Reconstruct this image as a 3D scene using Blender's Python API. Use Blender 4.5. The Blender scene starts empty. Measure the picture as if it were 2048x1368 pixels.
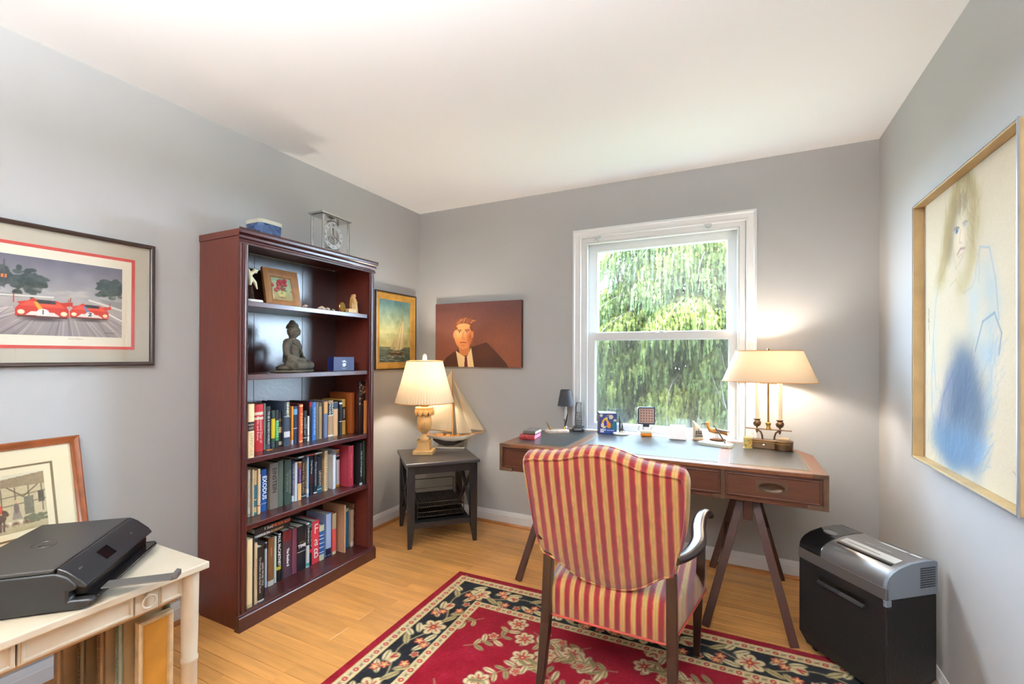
import bpy, bmesh, math, random
import numpy as np
from mathutils import Vector, Matrix, Euler
random.seed(7)
rng = np.random.default_rng(11)
SC = bpy.context.scene
COL = SC.collection
PI = math.pi
R = math.radians

# ------------------------------------------------------------------ camera
yaw, pitch, roll = R(26.147), R(.222), R(.235)
fw = Vector((-math.sin(yaw)*math.cos(pitch), math.cos(yaw)*math.cos(pitch), math.sin(pitch)))
rt = Vector((math.cos(yaw), math.sin(yaw), 0)); up = rt.cross(fw)
r2 = rt*math.cos(roll)+up*math.sin(roll); u2 = -rt*math.sin(roll)+up*math.cos(roll)
cd = bpy.data.cameras.new('camera'); cam = bpy.data.objects.new('camera', cd); COL.objects.link(cam)
cd.sensor_width = 36; cd.sensor_fit = 'HORIZONTAL'; cd.lens = 917.131/2048*36; cd.shift_y = 24.3/2048
cd.clip_start = .02; cd.clip_end = 200
m = Matrix((r2, u2, -fw)).transposed().to_4x4(); m.translation = (2.3704, -3.0774, 1.2649)
cam.matrix_world = m
SC.camera = cam
# ------------------------------------------------------------------ light and exposure
SC.view_settings.view_transform = 'Standard'; SC.view_settings.look = 'None'
SC.view_settings.gamma = 1; SC.view_settings.use_curve_mapping = False
SC.view_settings.exposure = 0.12
W_SKY, SUN_E, FILL_W, LAMP_T, LAMP_D, LAMP_L = 56.0, 16.0, 315.0, 20.0, 8.5, 8.0
wd = bpy.data.worlds.new('sky'); SC.world = wd; wd.use_nodes = True
nt = wd.node_tree; bg = nt.nodes['Background']; bg.inputs[0].default_value = (.58, .78, 1, 1); bg.inputs[1].default_value = W_SKY
sd = bpy.data.lights.new('sun', 'SUN'); sd.energy = SUN_E; sd.angle = R(1.5); sd.color = (1, .95, .85)
so = bpy.data.objects.new('sun', sd); COL.objects.link(so); so.location = (0, -8, 12)
so.rotation_euler = Vector((.35, 1, -1.15)).to_track_quat('-Z', 'Y').to_euler()

# ------------------------------------------------------------------ colour and materials
def S(r, g, b):
    return tuple(((c/255)/12.92 if c/255 <= .04045 else ((c/255+.055)/1.055)**2.4) for c in (r, g, b))
def _new(name):
    m = bpy.data.materials.new(name); m.use_nodes = True
    return m, m.node_tree, m.node_tree.nodes['Principled BSDF']
def _n(t, ty, **kw):
    n = t.nodes.new(ty)
    for k, v in kw.items():
        if k[0] == '_': n.inputs[k[1:].replace('_', ' ')].default_value = v
        else: setattr(n, k, v)
    return n
MATS = {}
def M(name, col, rough=.5, metal=0, spec=.5, bump=0, bsc=60, var=0, vsc=6, coat=0, sheen=0, stretch=(1, 1, 1), alpha=None, rnd=0, trans=0):
    if name in MATS: return MATS[name]
    m, t, p = _new(name); MATS[name] = m
    c = S(*col)
    p.inputs['Base Color'].default_value = (*c, 1); p.inputs['Roughness'].default_value = rough
    p.inputs['Metallic'].default_value = metal; p.inputs['Specular IOR Level'].default_value = spec
    p.inputs['Coat Weight'].default_value = coat; p.inputs['Coat Roughness'].default_value = max(.22, rough*.9); p.inputs['Sheen Weight'].default_value = sheen
    p.inputs['Transmission Weight'].default_value = trans
    if var or bump or rnd:
        tc = _n(t, 'ShaderNodeTexCoord'); mp = _n(t, 'ShaderNodeMapping'); t.links.new(tc.outputs['Object'], mp.inputs[0])
        mp.inputs['Scale'].default_value = stretch
    if var or rnd:
        no = _n(t, 'ShaderNodeTexNoise', _Scale=vsc, _Detail=4.0); t.links.new(mp.outputs[0], no.inputs[0])
        if rnd:
            oi = _n(t, 'ShaderNodeObjectInfo'); ad = _n(t, 'ShaderNodeVectorMath', operation='ADD')
            ml = _n(t, 'ShaderNodeMath', operation='MULTIPLY'); ml.inputs[1].default_value = 37
            t.links.new(oi.outputs['Random'], ml.inputs[0]); t.links.new(mp.outputs[0], ad.inputs[0]); t.links.new(ml.outputs[0], ad.inputs[1])
            t.links.new(ad.outputs[0], no.inputs[0])
        rp = _n(t, 'ShaderNodeValToRGB')
        rp.color_ramp.elements[0].position = .3; rp.color_ramp.elements[1].position = .7
        rp.color_ramp.elements[0].color = (*[x*(1-var) for x in c], 1); rp.color_ramp.elements[1].color = (*[min(1, x*(1+var)) for x in c], 1)
        t.links.new(no.outputs['Fac'], rp.inputs[0])
        if rnd:
            hs = _n(t, 'ShaderNodeHueSaturation'); mr = _n(t, 'ShaderNodeMapRange')
            mr.inputs['To Min'].default_value = 1-rnd; mr.inputs['To Max'].default_value = 1+rnd
            t.links.new(oi.outputs['Random'], mr.inputs['Value']); t.links.new(mr.outputs[0], hs.inputs['Value'])
            t.links.new(rp.outputs[0], hs.inputs['Color']); t.links.new(hs.outputs[0], p.inputs['Base Color'])
        else: t.links.new(rp.outputs[0], p.inputs['Base Color'])
    if bump:
        nb = _n(t, 'ShaderNodeTexNoise', _Scale=bsc, _Detail=3.0); bm = _n(t, 'ShaderNodeBump', _Strength=bump, _Distance=.004)
        t.links.new(mp.outputs[0], nb.inputs[0]); t.links.new(nb.outputs['Fac'], bm.inputs['Height']); t.links.new(bm.outputs[0], p.inputs['Normal'])
    return m
def VC(name, rough=.6, spec=.3, bump=0, bsc=300, sheen=0):          # colour printed / woven into the surface, held per vertex
    if name in MATS: return MATS[name]
    m, t, p = _new(name); MATS[name] = m
    a = _n(t, 'ShaderNodeVertexColor', layer_name='Col'); t.links.new(a.outputs[0], p.inputs['Base Color'])
    p.inputs['Roughness'].default_value = rough; p.inputs['Specular IOR Level'].default_value = spec; p.inputs['Sheen Weight'].default_value = sheen
    if bump:
        tc = _n(t, 'ShaderNodeTexCoord'); nb = _n(t, 'ShaderNodeTexNoise', _Scale=bsc, _Detail=3.0); bm = _n(t, 'ShaderNodeBump', _Strength=bump, _Distance=.004)
        t.links.new(tc.outputs['Object'], nb.inputs[0]); t.links.new(nb.outputs['Fac'], bm.inputs['Height']); t.links.new(bm.outputs[0], p.inputs['Normal'])
    return m
def GLASS(name, refl=.08, tint=(1, 1, 1), rough=0.0, diff=0, dcol=(.5, .5, .5)):   # thin pane: see-through with a mirror share
    if name in MATS: return MATS[name]
    m = bpy.data.materials.new(name); m.use_nodes = True; MATS[name] = m
    t = m.node_tree; t.nodes.clear()
    o = _n(t, 'ShaderNodeOutputMaterial'); tr = _n(t, 'ShaderNodeBsdfTransparent'); tr.inputs[0].default_value = (*tint, 1)
    gl = _n(t, 'ShaderNodeBsdfGlossy', _Roughness=rough); mx = _n(t, 'ShaderNodeMixShader'); mx.inputs[0].default_value = refl
    t.links.new(tr.outputs[0], mx.inputs[1]); t.links.new(gl.outputs[0], mx.inputs[2]); last = mx
    if diff:
        d = _n(t, 'ShaderNodeBsdfDiffuse'); d.inputs[0].default_value = (*dcol, 1); m2 = _n(t, 'ShaderNodeMixShader'); m2.inputs[0].default_value = diff
        t.links.new(mx.outputs[0], m2.inputs[1]); t.links.new(d.outputs[0], m2.inputs[2]); last = m2
    t.links.new(last.outputs[0], o.inputs[0])
    return m
def SHADE(name, col, tcol):                            # lampshade cloth that lets light through
    m = bpy.data.materials.new(name); m.use_nodes = True; MATS[name] = m
    t = m.node_tree; t.nodes.clear(); c = (*S(*col), 1)
    o = _n(t, 'ShaderNodeOutputMaterial'); d = _n(t, 'ShaderNodeBsdfDiffuse'); l = _n(t, 'ShaderNodeBsdfTranslucent'); mx = _n(t, 'ShaderNodeMixShader')
    d.inputs[0].default_value = c; l.inputs[0].default_value = (*tcol, 1); mx.inputs[0].default_value = .5
    t.links.new(d.outputs[0], mx.inputs[1]); t.links.new(l.outputs[0], mx.inputs[2]); t.links.new(mx.outputs[0], o.inputs[0])
    return m
def EMIT(name, col, s):
    m = bpy.data.materials.new(name); m.use_nodes = True; MATS[name] = m
    p = m.node_tree.nodes['Principled BSDF']; p.inputs['Emission Color'].default_value = (*col, 1); p.inputs['Emission Strength'].default_value = s
    return m

# ------------------------------------------------------------------ mesh builder
class MB:
    def __init__(s): s.v = []; s.f = []
    def add(s, vs, fs, mx=None):
        b = len(s.v)
        s.v += [tuple(mx @ Vector(v)) if mx is not None else tuple(v) for v in vs]
        s.f += [tuple(i+b for i in f) for f in fs]; return s
    def box(s, x0, x1, y0, y1, z0, z1, mx=None):
        return s.add([(x, y, z) for z in (z0, z1) for y in (y0, y1) for x in (x0, x1)],
                     [(0, 2, 3, 1), (4, 5, 7, 6), (0, 1, 5, 4), (2, 6, 7, 3), (0, 4, 6, 2), (1, 3, 7, 5)], mx)
    def cbox(s, c, sz, rz=0, rx=0, ry=0):
        mx = Matrix.Translation(c) @ Euler((rx, ry, rz)).to_matrix().to_4x4()
        a, b, d = [q/2 for q in sz]; return s.box(-a, a, -b, b, -d, d, mx)
    def bar(s, p0, p1, w, h, w1=None, h1=None, upv=(0, 0, 1)):
        p0, p1 = Vector(p0), Vector(p1); d = (p1-p0).normalized(); u = Vector(upv)
        if abs(d.dot(u)) > .98: u = Vector((0, 1, 0))
        a = d.cross(u).normalized(); b = a.cross(d).normalized(); w1 = w if w1 is None else w1; h1 = h if h1 is None else h1
        vs = []
        for p, ww, hh in ((p0, w, h), (p1, w1, h1)):
            vs += [p+a*(sx*ww/2)+b*(sy*hh/2) for sx, sy in ((-1, -1), (1, -1), (1, 1), (-1, 1))]
        return s.add(vs, [(3, 2, 1, 0), (4, 5, 6, 7), (0, 1, 5, 4), (1, 2, 6, 5), (2, 3, 7, 6), (3, 0, 4, 7)])
    def loft(s, rings, caps=True, closed=True):
        n = len(rings[0]); vs = [p for r in rings for p in r]; fs = []
        for i in range(len(rings)-1):
            for j in range(n if closed else n-1):
                k = (j+1) % n; fs.append((i*n+j, i*n+k, (i+1)*n+k, (i+1)*n+j))
        if caps and closed: fs += [tuple(range(n-1, -1, -1)), tuple(range((len(rings)-1)*n, len(rings)*n))]
        return s.add(vs, fs)
    def tube(s, pts, r, n=8, caps=True):
        pts = [Vector(p) for p in pts]; rs = r if isinstance(r, (list, tuple)) else [r]*len(pts); rings = []; u = None
        for i, p in enumerate(pts):
            d = (pts[min(i+1, len(pts)-1)]-pts[max(i-1, 0)]).normalized()
            if u is None: u = d.cross(Vector((0, 0, 1)) if abs(d.z) < .9 else Vector((1, 0, 0))).normalized()
            u = (u-d*u.dot(d)).normalized(); w = d.cross(u)
            rings.append([p+(u*math.cos(a)+w*math.sin(a))*rs[i] for a in [2*PI*k/n for k in range(n)]])
        return s.loft(rings, caps)
    def lathe(s, prof, n=24, c=(0, 0, 0), sx=1, sy=1, caps=True):
        return s.loft([[(c[0]+r*sx*math.cos(2*PI*k/n), c[1]+r*sy*math.sin(2*PI*k/n), c[2]+z) for k in range(n)] for r, z in prof], caps)
    def prism(s, poly, a0, a1, ax='y'):
        def P(p, a): return {'x': (a, p[0], p[1]), 'y': (p[0], a, p[1]), 'z': (p[0], p[1], a)}[ax]
        return s.loft([[P(p, a0) for p in poly], [P(p, a1) for p in poly]])
    def ball(s, c, r, n=12, mx=None):
        rx, ry, rz = r if isinstance(r, (tuple, list)) else (r, r, r); k = max(4, n//2)
        vs = [(0, 0, -rz)]+[(rx*math.sin(PI*i/k)*math.cos(2*PI*j/n), ry*math.sin(PI*i/k)*math.sin(2*PI*j/n), -rz*math.cos(PI*i/k)) for i in range(1, k) for j in range(n)]+[(0, 0, rz)]
        fs = [(0, 1+(j+1) % n, 1+j) for j in range(n)]
        for i in range(k-2):
            for j in range(n): a = 1+i*n; fs.append((a+j, a+(j+1) % n, a+n+(j+1) % n, a+n+j))
        a = 1+(k-2)*n; fs += [(a+j, a+(j+1) % n, len(vs)-1) for j in range(n)]
        mt = Matrix.Translation(c) @ (mx.to_4x4() if mx is not None else Matrix())
        return s.add(vs, fs, mt)
    def frame(s, W, H, prof):                                       # mitred frame in the XZ plane, prof = (inset, y)
        rings = []
        for cx, cz in ((0, 0), (1, 0), (1, 1), (0, 1), (0, 0)):
            rings.append([((W-i) if cx else i, y, (H-i) if cz else i) for i, y in prof])
        return s.loft(rings, caps=False)
    def build(s, name, mat, parent=None, smooth=None, bev=0, seg=2, loc=(0, 0, 0), rot=(0, 0, 0), fix=True, col=None):
        me = bpy.data.meshes.new(name)
        off = Vector(parent['_o']) if parent is not None and '_o' in parent else None
        me.from_pydata([tuple(Vector(v)-off) for v in s.v] if off is not None else s.v, [], s.f)
        if fix:
            b = bmesh.new(); b.from_mesh(me); bmesh.ops.recalc_face_normals(b, faces=b.faces); b.to_mesh(me); b.free()
        if smooth is not None:
            me.polygons.foreach_set('use_smooth', [True]*len(me.polygons))
            if smooth < 179: me.set_sharp_from_angle(angle=R(smooth))
        if mat is not None: me.materials.append(mat)
        me.update()
        o = bpy.data.objects.new(name, me); COL.objects.link(o); o.location = loc; o.rotation_euler = rot
        if parent is not None: o.parent = parent
        if bev:
            md = o.modifiers.new('edge', 'BEVEL'); md.width = bev; md.segments = seg; md.limit_method = 'ANGLE'; md.angle_limit = R(40)
        return o
def tag(o, label, cat=None, group=None, kind=None):
    o['label'] = label
    if cat: o['category'] = cat
    if group: o['group'] = group
    if kind: o['kind'] = kind
    return o
def thing(name, label, cat, loc=(0, 0, 0), rz=0, group=None, world=False):
    o = bpy.data.objects.new(name, None); COL.objects.link(o); o.location = loc; o.rotation_euler = (0, 0, rz); o.empty_display_size = .05
    tag(o, label, cat, group)
    if world: o['_o'] = list(loc)
    return o
def struct(o, label): return tag(o, label, kind='structure')
def copy_tree(o, parent=None):
    c = o.copy(); COL.objects.link(c)
    if parent is not None: c.parent = parent
    for ch in list(o.children): copy_tree(ch, c)
    return c
TEXTS = []
def text(s, size, mat, parent, loc, mode='h', name='lettering', fat=0, sx=1, align='CENTER', mtx=None):
    cu = bpy.data.curves.new(name, 'FONT'); cu.body = s; cu.size = size; cu.align_x = align; cu.align_y = 'CENTER'; cu.offset = fat; cu.resolution_u = 2
    if mtx is None:
        mtx = Matrix(((1, 0, 0), (0, 0, -1), (0, 1, 0))) if mode == 'h' else Matrix(((0, 1, 0), (0, 0, -1), (-1, 0, 0)))
    mm = Matrix.Translation(loc) @ mtx.to_4x4() @ Matrix.Diagonal((sx, 1, 1, 1))
    TEXTS.append((cu, mat, parent, mm, name))
def flush_texts():
    tmp = []
    for cu, mat, parent, mm, name in TEXTS:
        o = bpy.data.objects.new(name, cu); COL.objects.link(o); tmp.append(o)
    dg = bpy.context.evaluated_depsgraph_get(); dg.update()
    for o, (cu, mat, parent, mm, name) in zip(tmp, TEXTS):
        me = bpy.data.meshes.new_from_object(o.evaluated_get(dg)); bpy.data.objects.remove(o)
        me.materials.clear(); me.materials.append(mat); n = bpy.data.objects.new(name, me); COL.objects.link(n)
        n.parent = parent; n.matrix_local = mm
# soft organic body: overlapping blobs fused into one continuous skin
def organic(name, blobs, mat, parent, voxel=.004, smooth=4, loc=(0, 0, 0), rot=(0, 0, 0)):
    b = MB()
    for bl in blobs:
        if bl[0] == 's': b.ball(bl[1], bl[2], 16, bl[3] if len(bl) > 3 else None)
        else: b.tube(bl[1], bl[2], 10)
    o = b.build(name, mat, parent, smooth=180, loc=loc, rot=rot)
    md = o.modifiers.new('skin', 'REMESH'); md.mode = 'VOXEL'; md.voxel_size = voxel; md.use_smooth_shade = True
    if smooth:
        ms = o.modifiers.new('soft', 'SMOOTH'); ms.iterations = smooth; ms.factor = .5
    return o

# ------------------------------------------------------------------ painter for flat art (colour per vertex of a fine grid)
class Cv:
    def __init__(s, W, H, res, bg):
        s.W, s.H = W, H; s.nx, s.ny = int(W/res)+1, int(H/res)+1
        s.x = np.linspace(0, W, s.nx); s.y = np.linspace(0, H, s.ny); s.X, s.Y = np.meshgrid(s.x, s.y)
        s.res = W/(s.nx-1)
        s.c = np.zeros((s.ny, s.nx, 3)); s.c[:] = np.array(bg)
    def win(s, x0, x1, y0, y1):
        i0, i1 = np.searchsorted(s.x, x0), np.searchsorted(s.x, x1); j0, j1 = np.searchsorted(s.y, y0), np.searchsorted(s.y, y1)
        return slice(max(0, j0-1), min(s.ny, j1+1)), slice(max(0, i0-1), min(s.nx, i1+1))
    def mix(s, w, a, col):
        a = np.clip(a, 0, 1)[..., None]; s.c[w] = s.c[w]*(1-a)+np.array(col, float)*a
    def ell(s, cx, cy, a, b, col, rot=0, soft=None, al=1):
        r = max(a, b); w = s.win(cx-r, cx+r, cy-r, cy+r); X, Y = s.X[w]-cx, s.Y[w]-cy; c, n = math.cos(rot), math.sin(rot)
        d = np.sqrt(((X*c+Y*n)/a)**2+((-X*n+Y*c)/b)**2); so = (s.res/min(a, b)) if soft is None else soft
        s.mix(w, al*(1-d)/max(so, 1e-6)+.5*(soft is None), col)
    def poly(s, pts, col, al=1):
        p = np.array(pts); w = s.win(p[:, 0].min(), p[:, 0].max(), p[:, 1].min(), p[:, 1].max()); X, Y = s.X[w], s.Y[w]; ins = np.zeros(X.shape, bool)
        for i in range(len(p)):
            (x0, y0), (x1, y1) = p[i], p[i-1]
            if y0 != y1: ins ^= ((y0 > Y) != (y1 > Y)) & (X < (x1-x0)*(Y-y0)/(y1-y0)+x0)
        s.mix(w, ins*al, col)
    def line(s, pts, wd, col, al=1):
        for (x0, y0), (x1, y1) in zip(pts[:-1], pts[1:]):
            w = s.win(min(x0, x1)-wd, max(x0, x1)+wd, min(y0, y1)-wd, max(y0, y1)+wd); X, Y = s.X[w], s.Y[w]; L = (x1-x0)**2+(y1-y0)**2+1e-12
            t = np.clip(((X-x0)*(x1-x0)+(Y-y0)*(y1-y0))/L, 0, 1); d = np.hypot(X-x0-t*(x1-x0), Y-y0-t*(y1-y0))
            s.mix(w, al*np.clip((wd/2-d)/s.res+.7, 0, 1), col)
    def rect(s, x0, x1, y0, y1, col, al=1): s.poly([(x0, y0), (x1, y0), (x1, y1), (x0, y1)], col, al)
    def vgrad(s, y0, y1, c0, c1, x0=-9, x1=99):
        w = s.win(x0, x1, y0, y1); t = np.clip((s.Y[w]-y0)/(y1-y0), 0, 1)[..., None]; s.c[w] = np.array(c0, float)*(1-t)+np.array(c1, float)*t
    def noise(s, sc, amt, seed=0, ax=1.0):
        r = np.random.default_rng(seed); gx, gy = int(s.W/sc)+3, int(s.H/(sc*ax))+3; g = r.standard_normal((gy, gx))
        u, v = s.X/sc, s.Y/(sc*ax); i, j = u.astype(int), v.astype(int); fu, fv = u-i, v-j; fu = fu*fu*(3-2*fu); fv = fv*fv*(3-2*fv)
        n = (g[j, i]*(1-fu)+g[j, i+1]*fu)*(1-fv)+(g[j+1, i]*(1-fu)+g[j+1, i+1]*fu)*fv
        s.c += (n*amt)[..., None]; return n
    def mesh(s, name, mat, parent, loc=(0, 0, 0), flat=False, rot=(0, 0, 0), zf=None):
        n = s.nx*s.ny; co = np.zeros((n, 3), np.float32); co[:, 0] = s.X.ravel(); k = 1 if flat else 2; co[:, k] = s.Y.ravel()
        if zf is not None: co[:, 2] = zf.ravel()
        idx = np.arange(n).reshape(s.ny, s.nx); q = np.stack([idx[:-1, :-1], idx[:-1, 1:], idx[1:, 1:], idx[1:, :-1]], -1).reshape(-1, 4)
        me = bpy.data.meshes.new(name); me.vertices.add(n); me.vertices.foreach_set('co', co.ravel())
        me.loops.add(q.size); me.loops.foreach_set('vertex_index', q.ravel().astype(np.int32)); me.polygons.add(len(q))
        me.polygons.foreach_set('loop_start', np.arange(0, q.size, 4, dtype=np.int32)); me.polygons.foreach_set('use_smooth', np.ones(len(q), bool))
        me.update(calc_edges=True)
        c = np.clip(s.c/255, 0, 1); c = np.where(c <= .04045, c/12.92, ((c+.055)/1.055)**2.4)
        a = me.color_attributes.new('Col', 'FLOAT_COLOR', 'POINT'); a.data.foreach_set('color', np.concatenate([c.reshape(-1, 3), np.ones((n, 1))], 1).astype(np.float32).ravel())
        me.materials.append(mat); o = bpy.data.objects.new(name, me); COL.objects.link(o); o.location = loc; o.rotation_euler = rot
        if parent is not None: o.parent = parent
        return o
# ------------------------------------------------------------------ room shell  (left wall X=0, back wall Y=0, right wall X=3.055)
RW, RH, RY = 3.055, 2.44, -4.0
wallm = M('wall_paint', (178, 177, 175), .72, spec=.25, bump=.05, bsc=220, var=.012, vsc=3)
ceilm = M('ceiling_paint', (246, 246, 246), .85, spec=.1)
trimm = M('trim_paint', (232, 231, 229), .35, spec=.4)
b = MB(); b.box(-.15, 0, RY-.15, .16, -.1, RH+.12); struct(b.build('wall_left', wallm), 'grey painted wall behind the bookcase')
b = MB(); b.box(RW, RW+.15, RY-.15, .16, -.1, RH+.12); struct(b.build('wall_right', wallm), 'grey painted wall with the large chalk drawing')
WX0, WX1, WZ0, WZ1 = 1.395, 2.412, .74, 2.083
b = MB(); b.box(0, WX0, 0, .16, -.1, RH); b.box(WX1, RW, 0, .16, -.1, RH); b.box(WX0, WX1, 0, .16, -.1, WZ0); b.box(WX0, WX1, 0, .16, WZ1, RH)
struct(b.build('wall_back', wallm), 'grey painted wall with the window')
b = MB(); b.box(0, RW, RY-.15, RY, -.1, RH); struct(b.build('wall_front', wallm), 'grey painted wall facing the window')
b = MB(); b.box(0, RW, RY, .16, RH, RH+.12); struct(b.build('ceiling', ceilm), 'flat white painted ceiling')
b = MB(); b.box(0, RW, RY, 0, -.1, -.013); fl = struct(b.build('floor', M('subfloor', (90, 60, 35), .8)), 'honey coloured oak strip floor')
oak = M('oak_floor', (212, 150, 82), .3, spec=.45, var=.12, vsc=4, stretch=(1.0, 11, 11), rnd=.12, bump=.03, bsc=40)
y = 0.0; k = 0; random.seed(3); bw = .0572
me0 = {}
while y > RY+.01:
    x = 0.0
    while x < RW-.001:
        L = random.choice((.45, .6, .8, 1.0, 1.2)) if x > 0 else random.choice((.35, .55, .75, .95))
        if y < -2.3: L = 1.6
        x1 = min(RW, x+L)
        if RW-x1 < .25: x1 = RW
        w = x1-x; key = round(w, 3)
        if key not in me0:
            mb = MB(); g = .0005; t = .0012
            mb.v = [(g, g, -.013), (w-g, g, -.013), (w-g, bw-g, -.013), (g, bw-g, -.013), (g, g, -.001), (w-g, g, -.001), (w-g, bw-g, -.001), (g, bw-g, -.001), (g+t, g+t, 0), (w-g-t, g+t, 0), (w-g-t, bw-g-t, 0), (g+t, bw-g-t, 0)]
            mb.f = [(0, 1, 5, 4), (1, 2, 6, 5), (2, 3, 7, 6), (3, 0, 4, 7), (4, 5, 9, 8), (5, 6, 10, 9), (6, 7, 11, 10), (7, 4, 8, 11), (8, 9, 10, 11)]
            o = mb.build('floor_board', oak, fl, fix=False); me0[key] = o.data
        else:
            o = bpy.data.objects.new('floor_board', me0[key]); COL.objects.link(o); o.parent = fl
        o.location = (x, y-bw, 0); x = x1; k += 1
    y -= bw
# baseboards with a moulded cap, oak shoe at the floor
bp = [(0, .018), (.014, .018), (.014, .07), (.011, .075), (.011, .08), (.006, .09), (.004, .097), (0, .098)]
sp = [(0, 0), (.03, 0), (.029, .008), (.024, .014), (.016, .018), (0, .018)]
shoem = M('oak_shoe', (166, 104, 52), .35, var=.15, vsc=8)
for nm, prof, mt in (('baseboard', bp, trimm), ('trim', sp, shoem)):
    for i, sd_ in enumerate(('left', 'back', 'right')):
        b = MB()
        if sd_ == 'left': b.prism(prof, RY, 0, 'y')
        elif sd_ == 'right': b.prism([(RW-a, z) for a, z in prof], RY, 0, 'y')
        else: b.prism([(-a, z) for a, z in prof], 0.014, RW-.014, 'x')
        n = 'baseboard_'+sd_ if nm == 'baseboard' else 'trim_%d' % (i+1)
        struct(b.build(n, mt, smooth=30), ('white moulded baseboard along the %s wall' if nm == 'baseboard' else 'oak shoe moulding along the %s wall') % sd_)
# ------------------------------------------------------------------ window
wn = bpy.data.objects.new('window_1', None); COL.objects.link(wn); struct(wn, 'white double hung window with moulded casing')
sash = M('window_white', (226, 226, 224), .4, spec=.4)
cp = [(0, 0), (0, -.024), (.006, -.028), (.013, -.028), (.018, -.021), (.027, -.019), (.036, -.0165), (.042, -.0125), (.047, -.012), (.049, -.015), (.054, -.015), (.056, -.011), (.056, 0)]
X0, X1, Z1 = 1.34, 2.474, 2.139; b = MB(); rings = []
for a, c in ((0, .74), (0, 1), (1, 1), (1, .74)):
    rings.append([(X0+i if a == 0 else X1-i, yy, (Z1-i) if c == 1 else c) for i, yy in cp])
b.loft(rings); b.build('casing', trimm, wn, smooth=35)
b = MB(); b.box(WX0, WX0+.03, 0, .155, WZ0, WZ1); b.box(WX1-.03, WX1, 0, .155, WZ0, WZ1); b.box(WX0+.03, WX1-.03, 0, .155, WZ1-.03, WZ1); b.box(WX0+.03, WX1-.03, .02, .155, WZ0, WZ0+.022)
b.build('jamb', sash, wn)
b = MB()
for a0, a1 in ((WX0+.03, WX0+.043), (WX1-.043, WX1-.03)): b.box(a0, a1, .005, .027, .765, WZ1-.03)
b.box(WX0+.043, WX1-.043, .005, .027, WZ1-.043, WZ1-.03); b.build('stop_bead', sash, wn, bev=.003)
b = MB(); b.box(1.31, 2.50, -.024, .03, .738, .763); b.build('stool', trimm, wn, bev=.006)
pane = GLASS('window_glass', .05)
def sash_(name, x0, x1, z0, z1, y0, y1, gx0, gx1, gz0, gz1):
    bb = MB(); pr = [(0, y0), (0, y1)]
    o = MB()
    o.box(x0, gx0, y0, y1, z0, z1); o.box(gx1, x1, y0, y1, z0, z1); o.box(gx0, gx1, y0, y1, z0, gz0); o.box(gx0, gx1, y0, y1, gz1, z1)
    o = o.build(name, sash, wn)
    e = MB(); m_ = (y0+y1)/2
    e.frame(gx1-gx0, gz1-gz0, [(0, y0+.004), (.008, y0+.010), (.008, y1-.008), (0, y1-.004)]); e.build('glazing_bead', sash, o, loc=(gx0, 0, gz0), smooth=30)
    g = MB(); g.box(gx0, gx1, m_-.002, m_+.002, gz0, gz1); g.build('pane', pane, o)
sash_('sash', 1.428, 2.379, .765, 1.427, .030, .058, 1.483, 2.328, .803, 1.381)
sash_('sash', 1.428, 2.379, 1.385, 2.05, .064, .094, 1.492, 2.317, 1.425, 1.996)
scr = GLASS('insect_screen', .0, diff=.34, dcol=(.15, .15, .125))
b = MB(); b.box(1.44, 2.37, .118, .1185, .77, 1.42); so_ = b.build('insect_screen', scr, wn)
b = MB(); b.frame(.954, .67, [(0, .112), (.014, .112), (.014, .124), (0, .124)]); b.build('screen_frame', sash, wn, loc=(1.427, 0, .762))
clipm = M('clear_clip', (205, 208, 206), .2, spec=.6)
for cx in (1.515, 2.207):
    b = MB(); b.box(cx-.02, cx+.02, -.018, .003, 2.068, 2.083); b.tube([(cx-.017, -.014, 2.066), (cx-.012, -.022, 2.055), (cx-.004, -.016, 2.052)], .004, 6); b.tube([(cx+.004, -.016, 2.052), (cx+.010, -.022, 2.055), (cx+.016, -.014, 2.066)], .004, 6); b.box(cx-.003, cx+.003, -.02, .0, 2.05, 2.07)
    b.build('shade_clip', clipm, wn, bev=.002)
b = MB(); b.box(1.9, 1.96, .026, .031, 1.4, 1.424); b.box(1.915, 1.945, .018, .03, 1.425, 1.434); b.build('sash_lock', sash, wn, bev=.003)
# daylight portal at the glass (adds no light of its own)
pd = bpy.data.lights.new('window_portal', 'AREA'); pd.shape = 'RECTANGLE'; pd.size = .95; pd.size_y = 1.28; pd.cycles.is_portal = True
po = bpy.data.objects.new('window_portal', pd); COL.objects.link(po); po.location = (1.9, .15, 1.41); po.rotation_euler = (-PI/2, 0, 0)
# ------------------------------------------------------------------ unseen uplighter added behind the camera, fill bounced off the ceiling
t = thing('fill_uplighter', 'added metal uplighter for fill light, unseen behind the viewer', 'added fill lamp', (1.85, -3.62, 0))
nick = M('brushed_nickel', (170, 168, 162), .3, 1)
b = MB(); b.lathe([(.13, 0), (.13, .015), (.02, .03)], 32); b.build('base', nick, t, smooth=40)
b = MB(); b.lathe([(.011, .02), (.011, 1.78)], 12); b.build('pole', nick, t, smooth=40)
b = MB(); b.lathe([(.02, 1.77), (.10, 1.80), (.17, 1.87), (.173, 1.87), (.10, 1.793), (.02, 1.763)], 32, caps=False); b.build('bowl', nick, t, smooth=50)
ld = bpy.data.lights.new('fill_uplight', 'AREA'); ld.shape = 'DISK'; ld.size = .24; ld.energy = FILL_W; ld.color = (.87, .935, 1)
lo = bpy.data.objects.new('fill_uplight', ld); COL.objects.link(lo); lo.location = (1.85, -3.62, 1.84); lo.rotation_euler = (PI, 0, 0)
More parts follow.
